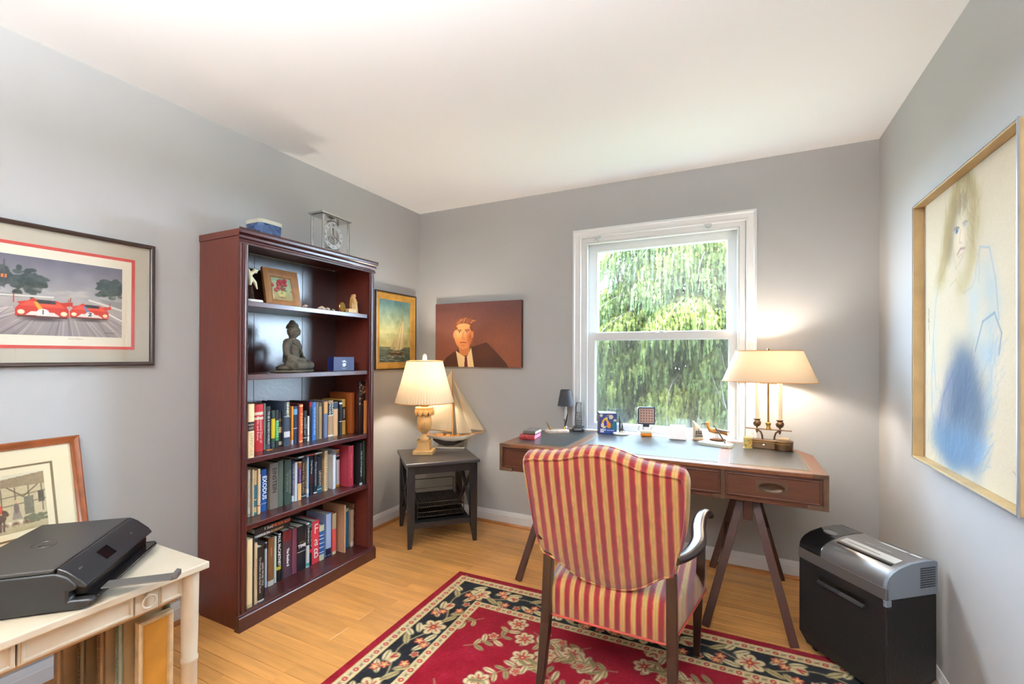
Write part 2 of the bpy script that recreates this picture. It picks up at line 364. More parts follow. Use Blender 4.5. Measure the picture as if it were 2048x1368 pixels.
# ------------------------------------------------------------------ outside: lawn and a big weeping conifer
b = MB(); b.box(-25, 30, .35, 40, -.9, -.6); struct(b.build('ground', M('lawn', (48, 66, 32), .9, var=.35, vsc=3, bump=.4, bsc=30)), 'green lawn outside the window')
tr = thing('weeping_conifer', 'tall weeping evergreen tree filling the window view', 'tree', (1.6, 7.2, -.6), world=True)
bark = M('bark', (48, 40, 32), .9, var=.3, vsc=12, bump=.6, bsc=20)
b = MB(); b.tube([(1.6, 7.2, -.6), (1.62, 7.2, 1), (1.58, 7.25, 3), (1.62, 7.2, 3.8), (1.6, 7.2, 4.5)], [.26, .21, .15, .08, .02], 12); b.build('trunk', bark, tr, smooth=60)
r_ = np.random.default_rng(5); bb = MB(); Vn, Fn, Cn = [], [], []
greens = [S(150, 168, 110), S(164, 178, 118), S(128, 150, 100), S(138, 162, 112), S(108, 132, 92), S(172, 184, 124)]
nb = 0
for i in range(150):
    z0 = -.3+4.0*((i+.5)/150); ang = r_.uniform(PI*1.02, PI*1.98) if i % 6 else r_.uniform(0, 2*PI)
    reach = (3.9-.5*max(0, z0))*r_.uniform(.72, 1.06); rise = r_.uniform(.15, .5); d = Vector((math.cos(ang), math.sin(ang), 0)); sd_ = Vector((-d.y, d.x, 0))
    pts = []
    for s_ in np.linspace(0, 1, 9):
        pts.append(Vector((1.6, 7.2, z0))+d*(reach*s_)+Vector((0, 0, rise*math.sin(s_*PI*.8)-.75*s_*s_))+sd_*(.12*math.sin(s_*5+i)))
    bb.tube(pts, [.035*(1-.85*q) for q in np.linspace(0, 1, 9)], 5, caps=False)
    base = np.array(greens[r_.integers(0, 6)])*r_.uniform(.8, 1.12); nst = int(60+reach*62)
    for j in range(nst):
        s_ = r_.uniform(.18, 1.0)**.75; k = min(7, int(s_*8)); f_ = s_*8-k; p = pts[k].lerp(pts[k+1], f_)
        wdt = .62*(1-.55*s_)*r_.uniform(-1, 1); p = p+sd_*wdt+Vector((0, 0, .06-.30*abs(wdt)))
        L = r_.uniform(.16, .5); c = base*r_.uniform(.75, 1.25); a = r_.uniform(0, PI); sway = r_.uniform(-.05, .05, 2)
        nl = 6
        for q in range(nl):                                        # small overlapping sprays down the hanging twig
            t0 = q/nl; w = .028*(1-.4*t0)*r_.uniform(.7, 1.3); aa = a+r_.uniform(-.9, .9); ux, uy = math.cos(aa)*w, math.sin(aa)*w
            x0, y0, z_ = p.x+sway[0]*t0, p.y+sway[1]*t0, p.z-L*t0; l2 = L/nl*1.5
            n0 = len(Vn); Vn += [(x0, y0, z_), (x0-ux, y0-uy, z_-l2*.55), (x0+sway[0]*.3, y0+sway[1]*.3, z_-l2), (x0+ux, y0+uy, z_-l2*.5)]
            Fn.append((n0, n0+1, n0+2, n0+3)); cc = c*np.array((.19-.014*q, .178-.007*q, .072+.001*q))*r_.uniform(.85, 1.15); Cn += [(*np.clip(cc, 0, .9), 1)]*4
bb.build('bough', bark, tr, smooth=60, fix=False)
off = Vector((1.6, 7.2, -.6))
me = bpy.data.meshes.new('foliage'); me.from_pydata([(x-1.6, y-7.2, z+.6) for x, y, z in Vn], [], Fn); me.update()
a = me.color_attributes.new('Col', 'FLOAT_COLOR', 'POINT'); a.data.foreach_set('color', np.array(Cn, np.float32).ravel())
lm = VC('needle_sprays', .6, .2); p_ = lm.node_tree.nodes['Principled BSDF']
tl = _n(lm.node_tree, 'ShaderNodeBsdfTranslucent'); mx = _n(lm.node_tree, 'ShaderNodeMixShader'); mx.inputs[0].default_value = .4; vc_ = [n for n in lm.node_tree.nodes if n.type == 'VERTEX_COLOR'][0]
lm.node_tree.links.new(vc_.outputs[0], tl.inputs[0]); lm.node_tree.links.new(p_.outputs[0], mx.inputs[1]); lm.node_tree.links.new(tl.outputs[0], mx.inputs[2])
lm.node_tree.links.new(mx.outputs[0], [n for n in lm.node_tree.nodes if n.type == 'OUTPUT_MATERIAL'][0].inputs[0])
me.materials.append(lm); fo = bpy.data.objects.new('foliage', me); COL.objects.link(fo); fo.parent = tr; fo['kind'] = 'stuff'
# ------------------------------------------------------------------ bookcase (local x = along the wall, local -y = out into the room)
chm = M('cherry_laminate', (86, 36, 25), .4, spec=.45, var=.16, vsc=9, stretch=(14, 14, 1), bump=.02, bsc=80)
chd = M('cherry_dark', (64, 25, 23), .28, spec=.5, var=.14, vsc=8, stretch=(2, 12, 12), coat=.15)
chb = M('cherry_back', (62, 30, 30), .34, spec=1.0, bump=.2, bsc=60, coat=.8)
BY0, BY1, BT = -1.745, -.881, 1.847; BW = BY1-BY0; BX = .325
bc = thing('bookcase', 'tall dark cherry bookcase standing against the left wall', 'bookcase', (.012, BY0, 0), PI/2)
D = BX-.012
for x0 in (.004, BW-.022): b = MB(); b.box(x0, x0+.018, -D+.004, 0, 0, BT-.03); b.build('side_panel', chm, bc, bev=.001)
b = MB(); b.box(.022, .28, -.008, -.002, .07, BT-.04); b.box(.283, .588, -.0075, -.002, .07, BT-.04); b.box(.591, BW-.022, -.008, -.002, .07, BT-.04); b.build('back_panel', chb, bc)
for z in (1.518, 1.172, .779, .468): b = MB(); b.box(.0225, BW-.0225, -D+.008, -.0085, z-.025, z); b.build('shelf', chd, bc, bev=.002)
b = MB(); b.box(.0225, BW-.0225, -D+.004, -.0085, .045, .07); b.build('shelf', chd, bc, bev=.001)
for x0, sg in ((0, 1), (BW, -1)):                                   # fluted front stiles
    pr = [(0, -D+.012), (0, -D-.004), (.006, -D-.007), (.010, -D-.002), (.014, -D-.009), (.022, -D-.011), (.028, -D-.009), (.031, -D-.002), (.036, -D-.006), (.040, -D-.003), (.040, -D+.012)]
    b = MB(); b.prism([(x0+sg*i, y_) for i, y_ in pr], .07, BT-.068, 'z'); b.build('fluted_stile', chd, bc, smooth=35)
cpf = [(0, BT-.07), (-.006, BT-.07), (-.008, BT-.062), (-.004, BT-.056), (-.004, BT-.05), (-.012, BT-.044), (-.013, BT-.034), (-.008, BT-.03), (-.02, BT-.022), (-.024, BT-.008), (-.022, BT), (0, BT)]
b = MB()
b.loft([[(-.004+(q*.5), 0 if False else -D+q, z) for q, z in cpf], [(BW+.004-(q*.5), -D+q, z) for q, z in cpf]]); b.build('cornice', chd, bc, smooth=30)
b = MB(); b.box(0, BW, -D, 0, BT-.032, BT); b.build('top', chm, bc, bev=.001)
plf = [(-D+.012, 0), (-D-.022, 0), (-D-.022, .062), (-D-.019, .066), (-D-.017, .066), (-D-.015, .071), (-D-.012, .071), (-D-.010, .075), (-D+.012, .075)]
b = MB(); b.prism(plf, -.006, BW+.006, 'x'); b.build('plinth', chd, bc, smooth=30)
# ------------------------------------------------------------------ books: (spine X, near Y, far Y, height) measured; cover, pages, spine bands and title are parts
pagem = M('book_pages', (226, 214, 190), .8, bump=.2, bsc=300, stretch=(1, 1, 1))
def bm_(c): return M('cloth_%02x%02x%02x' % c, c, .45, spec=.4, bump=.03, bsc=400)
def book(row, zs, col, label, bands=(), title=None, tcol=(240, 238, 230), ts=.6, group='books on the bookcase', pages=None, flat=False, fat=0, tpos=.5, tlen=.8, d=None):
    X, y0, y1, h = row; w = y1-y0; d = d or min(.185, X-.03)
    t = thing('book', label, 'book', (X, y0, zs), PI/2, group)
    cm = bm_(col); bt = min(.003, w*.18); b = MB()
    b.box(0, bt, .004, d, 0, h); b.box(w-bt, w, .004, d, 0, h)
    arc = [(0, .006)]+[(w/2-w/2*math.cos(a), .004-.004*math.sin(a)) for a in np.linspace(0, PI, 7)]+[(w, .006)]
    b.prism(arc, 0, h, 'z'); b.build('cover', cm, t, smooth=40)
    b = MB(); b.box(bt, w-bt, .006, d-.004, .003, h-.004); b.build('pages', pages or pagem, t)
    arc2 = [(0, .0062)]+[(w/2-(w/2+.0002)*math.cos(a), .0038-.0043*math.sin(a)) for a in np.linspace(0, PI, 7)]+[(w, .0062)]
    for z0, z1, bc_ in bands: b = MB(); b.prism(arc2, h*z0, h*z1, 'z'); b.build('spine_band', bm_(bc_), t, smooth=40)
    if title:
        n = max(len(l) for l in title.split('\n')); nl = title.count('\n')+1
        sz = min(w*ts*1.25/nl, h*tlen/(n*.56)); text(title, sz, bm_(tcol), t, (w/2, -.0008, h*tpos), 'v', fat=fat, sx=min(1.6, h*tlen/(n*.58*sz)))
    return t
def flatbook(X, y0, L, z0, h, d, col, label, title, tcol, rz=0):    # lying on its side on the row below
    t = thing('book', label, 'book', (X, y0, z0), PI/2+rz, 'books on the bookcase')
    b = MB(); b.box(0, L, .003, d, 0, .0025); b.box(0, L, .003, d, h-.0025, h); b.box(0, L, 0, .0035, 0, h); b.build('cover', bm_(col), t)
    b = MB(); b.box(.003, L-.003, .0035, d-.004, .0025, h-.0025); b.build('pages', pagem, t)
    for s_, x_, c_, f_ in title: text(s_, h*.72, bm_(c_), t, (x_*L, -.0006, h*.5), 'h', fat=.0003, sx=f_)
s3=[(0.312,-1.688,-1.657,0.253),(0.214,-1.588,-1.542,0.236),(0.2,-1.532,-1.519,0.237),(0.2,-1.518,-1.491,0.22),(0.2,-1.486,-1.465,0.196),(0.2,-1.464,-1.443,0.196),(0.2,-1.442,-1.424,0.186),(0.217,-1.4235,-1.389,0.236),(0.2,-1.386,-1.372,0.208),(0.205,-1.3715,-1.359,0.207),(0.204,-1.358,-1.332,0.205),(0.205,-1.331,-1.322,0.217),(0.205,-1.321,-1.297,0.214),(0.2,-1.291,-1.265,0.174),(0.2,-1.263,-1.251,0.141),(0.2,-1.25,-1.232,0.222),(0.2,-1.23,-1.2045,0.217),(0.2,-1.204,-1.186,0.215),(0.2,-1.184,-1.1625,0.21),(0.2,-1.162,-1.1495,0.213),(0.2,-1.149,-1.1205,0.213),(0.203,-1.12,-1.082,0.216),(0.2,-1.0795,-1.042,0.203),(0.21,-1.041,-1.019,0.209),(0.2,-1.014,-0.982,0.215),(0.213,-0.955,-0.92,0.252)]
K=(24,24,26); T3=' on the third shelf'
c3=[((232,208,158),'cream book with dark floral band, standing forward at the near end'+T3,[(.5,.67,(40,36,34)),(.53,.57,(200,150,140)),(.6,.63,(205,170,150))],'LONGITUDE',(150,120,80),dict(tlen=.4,tpos=.25)),
((186,28,34),'thick glossy red book with two white bands'+T3,[(.78,.84,(214,200,176)),(.68,.73,(214,200,176))],'A Thousand Days of\nBerlin and Rome',(236,200,190)),
((104,108,94),'thin grey green book beside the thick red one'+T3,[],None,None),
((34,34,38),'black book with long white title and red edge'+T3,[(0,.12,(60,66,84))],"TO BE A WRITER'S WORLD",(232,226,214)),
((46,62,54),'dark green book with a broad yellow spine label'+T3,[(.26,.78,(206,178,22))],None,None),
((22,26,32),'small black book with a green title band'+T3,[(.18,.72,(58,140,74))],'KILLIAN',(190,226,186)),
((30,24,22),'black book with tan vine figures on its spine'+T3,[(.72,.8,(110,76,40)),(.4,.56,(168,140,96)),(.05,.15,(190,168,130))],None,None),
((48,58,72),'tall slate book with bold cream title and small portrait photo'+T3,[(.66,.675,(190,190,190)),(.2,.33,(206,204,206))],'KENNEDY',(236,220,170),dict(tlen=.28,tpos=.83,ts=.8,fat=.0005)),
((140,72,20),'brown narrow book with black middle band'+T3,[(.35,.7,(30,20,14))],None,None),
((226,138,26),'narrow bright orange book'+T3,[(0,.12,(180,190,210))],None,None),
((30,38,56),'navy book with pale blue cloud pattern and white line'+T3,[(.78,.93,(96,150,182)),(.41,.425,(226,200,210))],None,None),
((66,14,16),'very thin dark red book'+T3,[],None,None),
((204,88,48),'rust orange book with gold lettering down the spine'+T3,[(.94,.97,(246,214,150)),(.03,.05,(246,214,150))],'F.LORCA',(250,206,130)),
((28,26,26),'short black book with white scrawled title'+T3,[(.12,.14,(220,220,216))],'THE\nINVISIBLE ART',(206,206,198)),
((226,222,214),'short thin white book'+T3,[(.2,.23,(160,60,110))],None,None),
((36,20,26),'dark book with a crimson head band'+T3,[(.86,.99,(142,24,34))],None,None),
((46,108,178),'bright blue book with white title'+T3,[],'GATES OF THE SEVEN SEAS',(206,226,244)),
((100,90,76),'plain taupe book right of the bright blue one'+T3,[],None,None),
((152,126,86),'tan book with dark edges right of the taupe one'+T3,[(.9,1,(90,70,44))],None,None),
((50,34,40),'thin aubergine book'+T3,[],None,None),
((104,112,136),'blue grey book with a tan upper third'+T3,[(.67,.99,(204,152,90))],None,None),
((166,132,96),'light brown book with a black title block near its head'+T3,[(.6,.93,(28,26,26)),(.58,.6,(236,226,206)),(.02,.06,(230,222,206))],'GRANT\nMOVES',(236,232,220),dict(tpos=.765,tlen=.3,ts=.8)),
((206,160,114),'pale tan book with navy head'+T3,[(.8,.99,(52,62,82))],None,None),
((20,22,26),'black book with white line between two tan ones'+T3,[(.39,.405,(230,230,230)),(.9,.95,(200,208,220))],None,None),
((210,166,82),'ochre book with a black title block'+T3,[(.4,.78,(30,28,26)),(.37,.38,(240,230,210))],'SIBERIA',(230,222,206),dict(tpos=.59,tlen=.34,ts=.7)),
((152,78,32),'large plain russet book, tallest at the far end'+T3,[],None,None)]
def shelf_row(rows, cfg, z):
    for r_, c in zip(rows, cfg):
        kw = c[5] if len(c) > 5 else {}
        book(r_, z, c[0], c[1], c[2], c[3], c[4] or (240, 240, 240), **kw)
shelf_row(s3, c3, .779)
s4=[(0.206,-1.6335,-1.6235,0.24),(0.214,-1.623,-1.607,0.229),(0.223,-1.6065,-1.5945,0.228),(0.221,-1.594,-1.5795,0.221),(0.226,-1.579,-1.5645,0.226),(0.21,-1.5635,-1.551,0.191),(0.205,-1.5475,-1.5115,0.213),(0.219,-1.507,-1.46,0.237),(0.216,-1.459,-1.426,0.241),(0.222,-1.4245,-1.381,0.238),(0.211,-1.372,-1.357,0.23),(0.213,-1.356,-1.338,0.21),(0.215,-1.337,-1.312,0.209),(0.211,-1.307,-1.2765,0.227),(0.211,-1.276,-1.2615,0.229),(0.2,-1.251,-1.2205,0.228),(0.2,-1.218,-1.195,0.228),(0.2,-1.193,-1.16,0.208),(0.204,-1.147,-1.123,0.234),(0.215,-1.095,-1.073,0.201),(0.2,-1.052,-1.027,0.224),(0.262,-1.018,-0.975,0.245),(0.295,-0.958,-0.938,0.258),(0.3,-0.9365,-0.912,0.267)]
T4=' on the fourth shelf'
c4=[((200,182,152),'sand coloured book at the near end'+T4,[],None,None),
((222,214,196),'off-white book with fine grey title'+T4,[(.03,.05,(120,116,108))],'The History of Modern Thought',(130,126,118)),
((224,202,164),'thin buff book'+T4,[],'ESSAYS AND LETTERS',(190,160,120)),
((214,178,126),'cream book with teal lower blocks'+T4,[(.36,.68,(38,112,132)),(.18,.33,(38,112,132)),(.0,.06,(38,112,132))],None,None),
((232,194,146),'thin peach book with a red dot near its foot'+T4,[(.18,.2,(196,40,36))],None,None),
((224,206,172),'shortest cream paperback left of the royal blue book'+T4,[(.22,.27,(60,50,48))],None,None),
((30,76,142),'royal blue book with big white vertical lettering'+T4,[(.17,.2,(120,140,180))],'EXODUS',(240,240,236),dict(ts=.95,fat=.0006,tlen=.5,tpos=.56)),
((112,102,92),'wide taupe book with large dark title'+T4,[],'EINSTEIN',(30,26,26),dict(ts=.78,tlen=.62,tpos=.62,fat=.0004)),
((78,88,78),'grey green clothbound book beside the wide taupe one'+T4,[],None,None),
((50,66,58),'wide dark green book with grey block lettering'+T4,[],'RECOLLECTIONS\nOF A LIFETIME',(128,132,120),dict(ts=1.0,tlen=.5,tpos=.5)),
((30,34,68),'thin navy book with white title and white foot label'+T4,[(.01,.15,(214,216,220))],'STUDIES IN DEMOCRACY',(220,222,230)),
((204,208,212),'pale grey blank book'+T4,[],None,None),
((230,182,124),'peach book with a purple upper half'+T4,[(.44,.84,(72,42,82)),(.84,.98,(120,66,36))],'STONE TALKERS',(214,190,220),dict(tlen=.36,tpos=.64)),
((36,38,42),'black book with two gold title lines'+T4,[(.05,.07,(180,180,170))],'THE MYSTERY OF\nMARTYRS ROAD',(182,140,84),dict(ts=.95)),
((152,186,212),'thin light blue book'+T4,[(.1,.2,(220,230,240))],None,None),
((26,24,28),'black book with white script title and beige edge'+T4,[(.3,.5,(60,28,30))],'Crazy Horses',(236,234,226),dict(tlen=.42,tpos=.7)),
((28,30,44),'narrow black book with silver title beside the teal-footed one'+T4,[(.02,.05,(220,224,226))],'Paris Quartermasters',(196,200,210)),
((38,40,44),'black book with tan block letters and teal foot'+T4,[(.0,.2,(38,84,98)),(.08,.12,(200,220,226))],'LENNON',(190,160,134),dict(ts=.9,tlen=.36,tpos=.4,fat=.0005)),
((228,198,152),'cream paperback standing apart left of the white booklet'+T4,[],'GOING FORWARD',(150,120,90)),
((236,238,240),'white booklet'+T4+' with pale ruled back cover',[],None,None),
((226,230,238),'white book with rainbow striped head'+T4,[(.93,.98,(226,120,30)),(.9,.93,(70,140,60)),(.87,.9,(40,110,170)),(.84,.87,(200,40,44)),(.73,.82,(24,24,26)),(.0,.06,(200,150,30))],None,None),
((152,44,56),'thick crimson clothbound book'+T4,[],'Essays of the Century',(210,130,130)),
((20,20,22),'tall black book with white title at the far end'+T4,[(.0,.05,(214,212,206))],'The Art of Propaganda',(222,222,216)),
((30,46,36),'tall bottle green book against the far side panel'+T4,[],None,None)]
shelf_row(s4, c4, .468)
flatbook(.235, -1.372, .185, .468+.232, .014, .16, (26,24,26), 'slim black book lying flat across the tops'+T4, (('NIGHT',.2,(232,232,226),1.1),('ROUGH GUIDE',.55,(206,70,40),.9),('ESSENTIALS',.84,(228,226,210),.9)), None)
s5=[(0.312,-1.69,-1.662,0.324),(0.311,-1.661,-1.653,0.321),(0.31,-1.652,-1.636,0.296),(0.31,-1.635,-1.6,0.268),(0.2,-1.519,-1.5065,0.233),(0.206,-1.506,-1.472,0.249),(0.2,-1.467,-1.4525,0.243),(0.2,-1.452,-1.4255,0.251),(0.201,-1.425,-1.417,0.241),(0.2,-1.414,-1.36,0.252),(0.2,-1.357,-1.327,0.248),(0.2,-1.324,-1.2695,0.244),(0.204,-1.269,-1.248,0.248),(0.2,-1.244,-1.228,0.246),(0.2,-1.227,-1.178,0.242),(0.2,-1.176,-1.141,0.204),(0.2,-1.128,-1.09,0.254),(0.2,-1.08,-1.051,0.244),(0.243,-1.03,-1.018,0.286),(0.2,-0.976,-0.952,0.245),(0.216,-0.951,-0.926,0.229),(0.2,-0.922,-0.904,0.255)]
T5=' on the bottom shelf'
c5=[((236,214,164),'tall cream book at the near end'+T5,[(.02,.06,(196,174,128))],None,None),
((34,34,36),'thin black book beside the tall cream one'+T5,[],'TABLES',(150,150,150)),
((206,182,146),'tan paperback with dotted title'+T5,[],'. . M E T A M O R P H O S I S . .',(120,96,70)),
((30,24,22),'black book with white capitals and small white emblem'+T5,[(.02,.05,(214,210,200))],'DEAD RETAIL TALE\nThe Wonders of the Real World',(230,226,216),dict(ts=.8)),
((214,224,240),'thin pale blue book'+T5,[(.86,.97,(60,40,40))],None,None),
((126,86,52),'brown rounded book with a cream foot'+T5,[(.0,.11,(222,216,204))],'SAILING',(214,160,90),dict(tlen=.2,tpos=.7)),
((214,224,210),'pale mint book'+T5,[],None,None),
((22,22,22),'black book with crowded white capitals and yellow mark'+T5,[(.24,.31,(208,196,60))],'PAUL McCARTNEY',(238,238,234),dict(ts=1.2,tlen=.66,tpos=.66,fat=.0008)),
((40,36,34),'thinnest charcoal book'+T5,[],None,None),
((74,50,60),'wide plum brown book with bold white title and maroon head'+T5,[(.76,.995,(112,34,40))],'The Beatles II',(244,244,244),dict(ts=.6,fat=.0012,tlen=.56,tpos=.42)),
((112,60,76),'plain plum clothbound book'+T5,[],None,None),
((26,26,30),'black book with white block title across its middle'+T5,[(.42,.43,(220,220,216))],None,None),
((226,230,234),'white book with black lettered head'+T5,[(.5,.97,(30,30,34)),(.02,.1,(90,170,170))],'CHRONIC',(236,236,236),dict(tlen=.38,tpos=.74)),
((28,28,32),'black book with white and red lettering beside the large red one'+T5,[(.88,.98,(60,120,110)),(.3,.38,(206,50,60))],'Stories We Tell',(226,200,200),dict(tlen=.5,tpos=.62)),
((214,62,72),'coral red book with three large white letters'+T5,[],None,None),
((48,90,152),'blue book with white stripes and cream ends'+T5,[(.0,.17,(206,208,176)),(.83,1,(206,208,176)),(.22,.24,(236,236,230)),(.36,.38,(236,236,230)),(.48,.5,(236,236,230)),(.6,.62,(236,236,230)),(.7,.72,(236,236,230))],None,None),
((172,196,234),'tall sky blue book with navy foot'+T5,[(.0,.2,(24,32,60)),(.03,.05,(200,210,230))],None,None),
((224,90,86),'salmon red book with olive cream upper part'+T5,[(.62,1,(178,168,136)),(.0,.07,(200,186,150))],None,None),
((192,148,112),'large thin tan board book, widest cover'+T5,[],None,None),
((44,112,150),'blue clothbound book right of the tan board'+T5,[(.92,1,(170,180,160))],None,None),
((188,158,132),'beige book with pale foot emblem'+T5,[(.04,.14,(216,206,196))],None,None),
((132,98,68),'brown book with dark square pictures at the far end'+T5,[(.08,.18,(44,34,30)),(.42,.54,(44,34,30)),(.6,.72,(44,34,30)),(.8,.9,(60,44,34))],None,None)]
shelf_row(s5, c5, .07)
wm = bm_((244, 244, 242))
bk = [o for o in bpy.data.objects if o.type == 'EMPTY' and o.get('label', '').startswith(('black book with white block title', 'coral red book'))]
for o in bk:
    if o['label'].startswith('black'): text('TIME', .024, wm, o, (.027, -.0009, .135), 'h', fat=.0009); text('OF OUR', .009, bm_((190, 150, 110)), o, (.027, -.0009, .155), 'h')
    else:
        for s_, z_ in (('F', .195), ('a', .125), ('B', .055)): text(s_, .078, wm, o, (.0245, -.0009, z_), 'h', fat=-.0002, sx=.8)
flatbook(.285, -1.634, .19, .07+.326, .026, .15, (36,30,30), 'dark book with orange capitals lying uppermost across the near end'+T5, (('F. Scott',.38,(190,180,170),.8),('THE SUN ALSO',.75,(216,92,40),.85)), None)
flatbook(.278, -1.634, .2, .07+.3, .023, .15, (24,22,24), 'black book with white title lying flat below another'+T5, (('HARRISON',.22,(232,232,226),1.0),('BIOGRAPHY',.62,(176,140,90),.8)), None)
# dark lacquer floral panel and wooden block at the end of the third shelf
t = thing('lacquer_panel', 'narrow dark floral lacquer panel standing at the far end of the third shelf', 'panel', (.285, -.959, .779), PI/2)
cv = Cv(.052, .32, .002, (26, 16, 14)); r_ = np.random.default_rng(2)
for i in range(26): cv.ell(r_.uniform(0, .052), r_.uniform(.18, .31), r_.uniform(.003, .008), r_.uniform(.003, .008), ((150, 96, 60), (110, 70, 44), (170, 130, 90), (60, 44, 30))[i % 4])
b = MB(); b.box(0, .052, .001, .011, 0, .32); b.build('board', M('black_lacquer', (22, 14, 13), .25), t, bev=.001); cv.mesh('painted_face', VC('lacquer_print', .3), t)
t = tag(MB().box(0, .018, 0, .014, 0, .205).build('wood_block', M('alder', (188, 118, 62), .5, var=.15, vsc=10, stretch=(10, 10, 1)), bev=.002), 'thin pale wooden slat standing before the dark floral panel', 'wood block'); t.location = (.302, -.9255, .779); t.rotation_euler = (0, 0, PI/2)
t = tag(MB().box(0, .032, 0, .012, 0, .002).build('bookmark', M('orange_card', (214, 130, 40), .6), bev=.0005), 'orange bookmark lying before the books on the third shelf', 'bookmark'); t.location = (.228, -1.532, .779); t.rotation_euler = (0, 0, PI/2)
# ------------------------------------------------------------------ pictures (local x = right, z = up, -y = towards the viewer)
artm = VC('printed_paper', .55, .3); paintm = VC('oil_paint', .4, .4, bump=.15, bsc=500); chalkm = VC('chalk_paper', .9, .1, bump=.1, bsc=700)
pglass = GLASS('picture_glass', .045)
def board(name, x0, x1, z0, z1, y0, y1, mat, parent, **k): b = MB(); b.box(x0, x1, y0, y1, z0, z1); return b.build(name, mat, parent, **k)
# racing print -------------------------------------------------
PW, PH = .86, .534
t = thing('framed_print', 'large framed print of two red racing cars on the left wall', 'picture', (.001, -1.935-PW, 1.2165), PI/2)
b = MB(); b.frame(PW, PH, [(0, 0), (0, -.02), (.004, -.024), (.010, -.022), (.016, -.017), (.016, 0)]); b.build('frame', M('dark_walnut', (44, 28, 22), .3, var=.3, vsc=20), t, smooth=30)
board('mat_board', .014, PW-.014, .014, PH-.014, -.006, -.001, M('mat_taupe', (198, 190, 172), .8), t)
b = MB(); b.frame(PW-.144, PH-.144, [(0, -.0062), (0, -.0075), (.012, -.0075), (.012, -.0062)]); b.build('red_inner_mat', M('mat_red', (190, 66, 58), .7), t, loc=(.072, 0, .069))
board('paper', .083, PW-.083, .080, PH-.083, -.0066, -.0061, M('print_paper', (238, 228, 206), .7), t)
W, H = PW-.236, .292; c = Cv(W, H, .0018, (150, 142, 146)); r_ = np.random.default_rng(4)
c.vgrad(.13, H, (186, 180, 176), (112, 108, 122)); c.vgrad(0, .14, (150, 138, 138), (182, 172, 166)); c.noise(.03, 4, 1)
for i in range(70):                                                # spray streaks on the wet track
    x = W-.19+r_.uniform(-.16, .16)+r_.uniform(-.2, .1); x0 = W-.18+(x-(W-.18))*r_.uniform(1.6, 3.2); c.line([(x0, 0), (x, .10)], .004, (222, 208, 200) if i % 2 else (110, 98, 104), .35)
for cx, cy, a in ((W-.30, .20, .055), (W-.34, .21, .05), (W-.27, .195, .04), (W-.38, .2, .05), (W-.45, .2, .06), (W-.055, .20, .045), (W-.02, .20, .04)):
    for k in range(40): c.ell(cx+r_.normal(0, a*.42), cy+r_.normal(0, .018), r_.uniform(.006, .014), r_.uniform(.005, .012), (np.array((70, 80, 78))+r_.uniform(-14, 14)).tolist(), al=.75)
for k in range(30): c.ell(W-.16+r_.normal(0, .07), .165+r_.normal(0, .008), .02, .008, (196, 188, 180), soft=1, al=.5)
c.poly([(0, .155), (W-.27, .15), (W-.21, .146), (0, .118)], (150, 150, 146)); c.line([(0, .135), (W-.22, .147)], .005, (226, 220, 208)); c.line([(W-.11, .148), (W, .115)], .006, (226, 220, 210)); c.line([(W-.05, .1), (W, .07)], .006, (236, 230, 222))
c.poly([(W-.08, .155), (W, .15), (W, .12), (W-.06, .14)], (150, 148, 146)); c.rect(W-.36, W-.345, .205, .217, (226, 120, 60)); c.line([(W-.352, .17), (W-.352, .27)], .003, (84, 80, 90))
def car(cx, z, w, st, num):
    k = w/.14
    def P(l): return [(cx+a*k, z+b_*k) for a, b_ in l]
    c.ell(cx, z-.004, .075*k, .012*k, (70, 56, 60), soft=.8)
    c.poly(P([(-.07, .004), (.068, .002), (.07, .03), (.062, .045), (.08, .05), (.08, .062), (.045, .058), (.03, .066), (-.028, .068), (-.04, .058), (-.066, .052), (-.06, .044), (-.07, .03)]), (188, 44, 36))
    c.poly(P([(-.06, .04), (.06, .038), (.045, .055), (-.04, .057)]), (214, 74, 54)); c.poly(P([(-.02, .05), (.035, .05), (.03, .066), (-.015, .068)]), (60, 56, 62)); c.line(P([(-.018, .066), (.03, .065)]), .002, (210, 200, 190))
    c.poly(P([(-.012, .028), (-.024, .055), (-.015, .055), (.002, .028)]), st); c.poly(P([(-.045, .008), (.045, .006), (.03, .02), (-.03, .022)]), (232, 224, 214)); c.ell(cx, z+.02*k, .016*k, .012*k, (236, 230, 222))
    for sx in (-1, 1): c.ell(cx+sx*.056*k, z+.018*k, .009*k, .008*k, (246, 232, 190)); c.line(P([(sx*.074, .05), (sx*.074, .078)]), .0022, (170, 60, 50))
    c.rect(cx-.066*k, cx+.066*k, z+.0, z+.006*k, (84, 40, 40)); c.line(P([(-.003, .026), (.004, .026), (.003, .02), (-.004, .014), (.005, .014)]) if num == 2 else P([(0, .014), (0, .027)]), .0022, (30, 28, 30))
car(W-.248, .066, .15, (232, 160, 50), 1); car(W-.108, .072, .125, (120, 130, 160), 2)
for k in range(12): c.line([(W-.06+k*.003, .017+.001*math.sin(k*2)), (W-.057+k*.003, .018-.001*math.cos(k*3))], .0012, (90, 70, 70))
c.mesh('print_image', artm, t, (.118, -.0072, .119))
text('Monza 1000 km', .007, M('caption_grey', (150, 138, 120), .8), t, (PW-.27, -.007, .108), 'h')
board('glass', .012, PW-.012, .012, PH-.012, -.0135, -.0125, pglass, t)
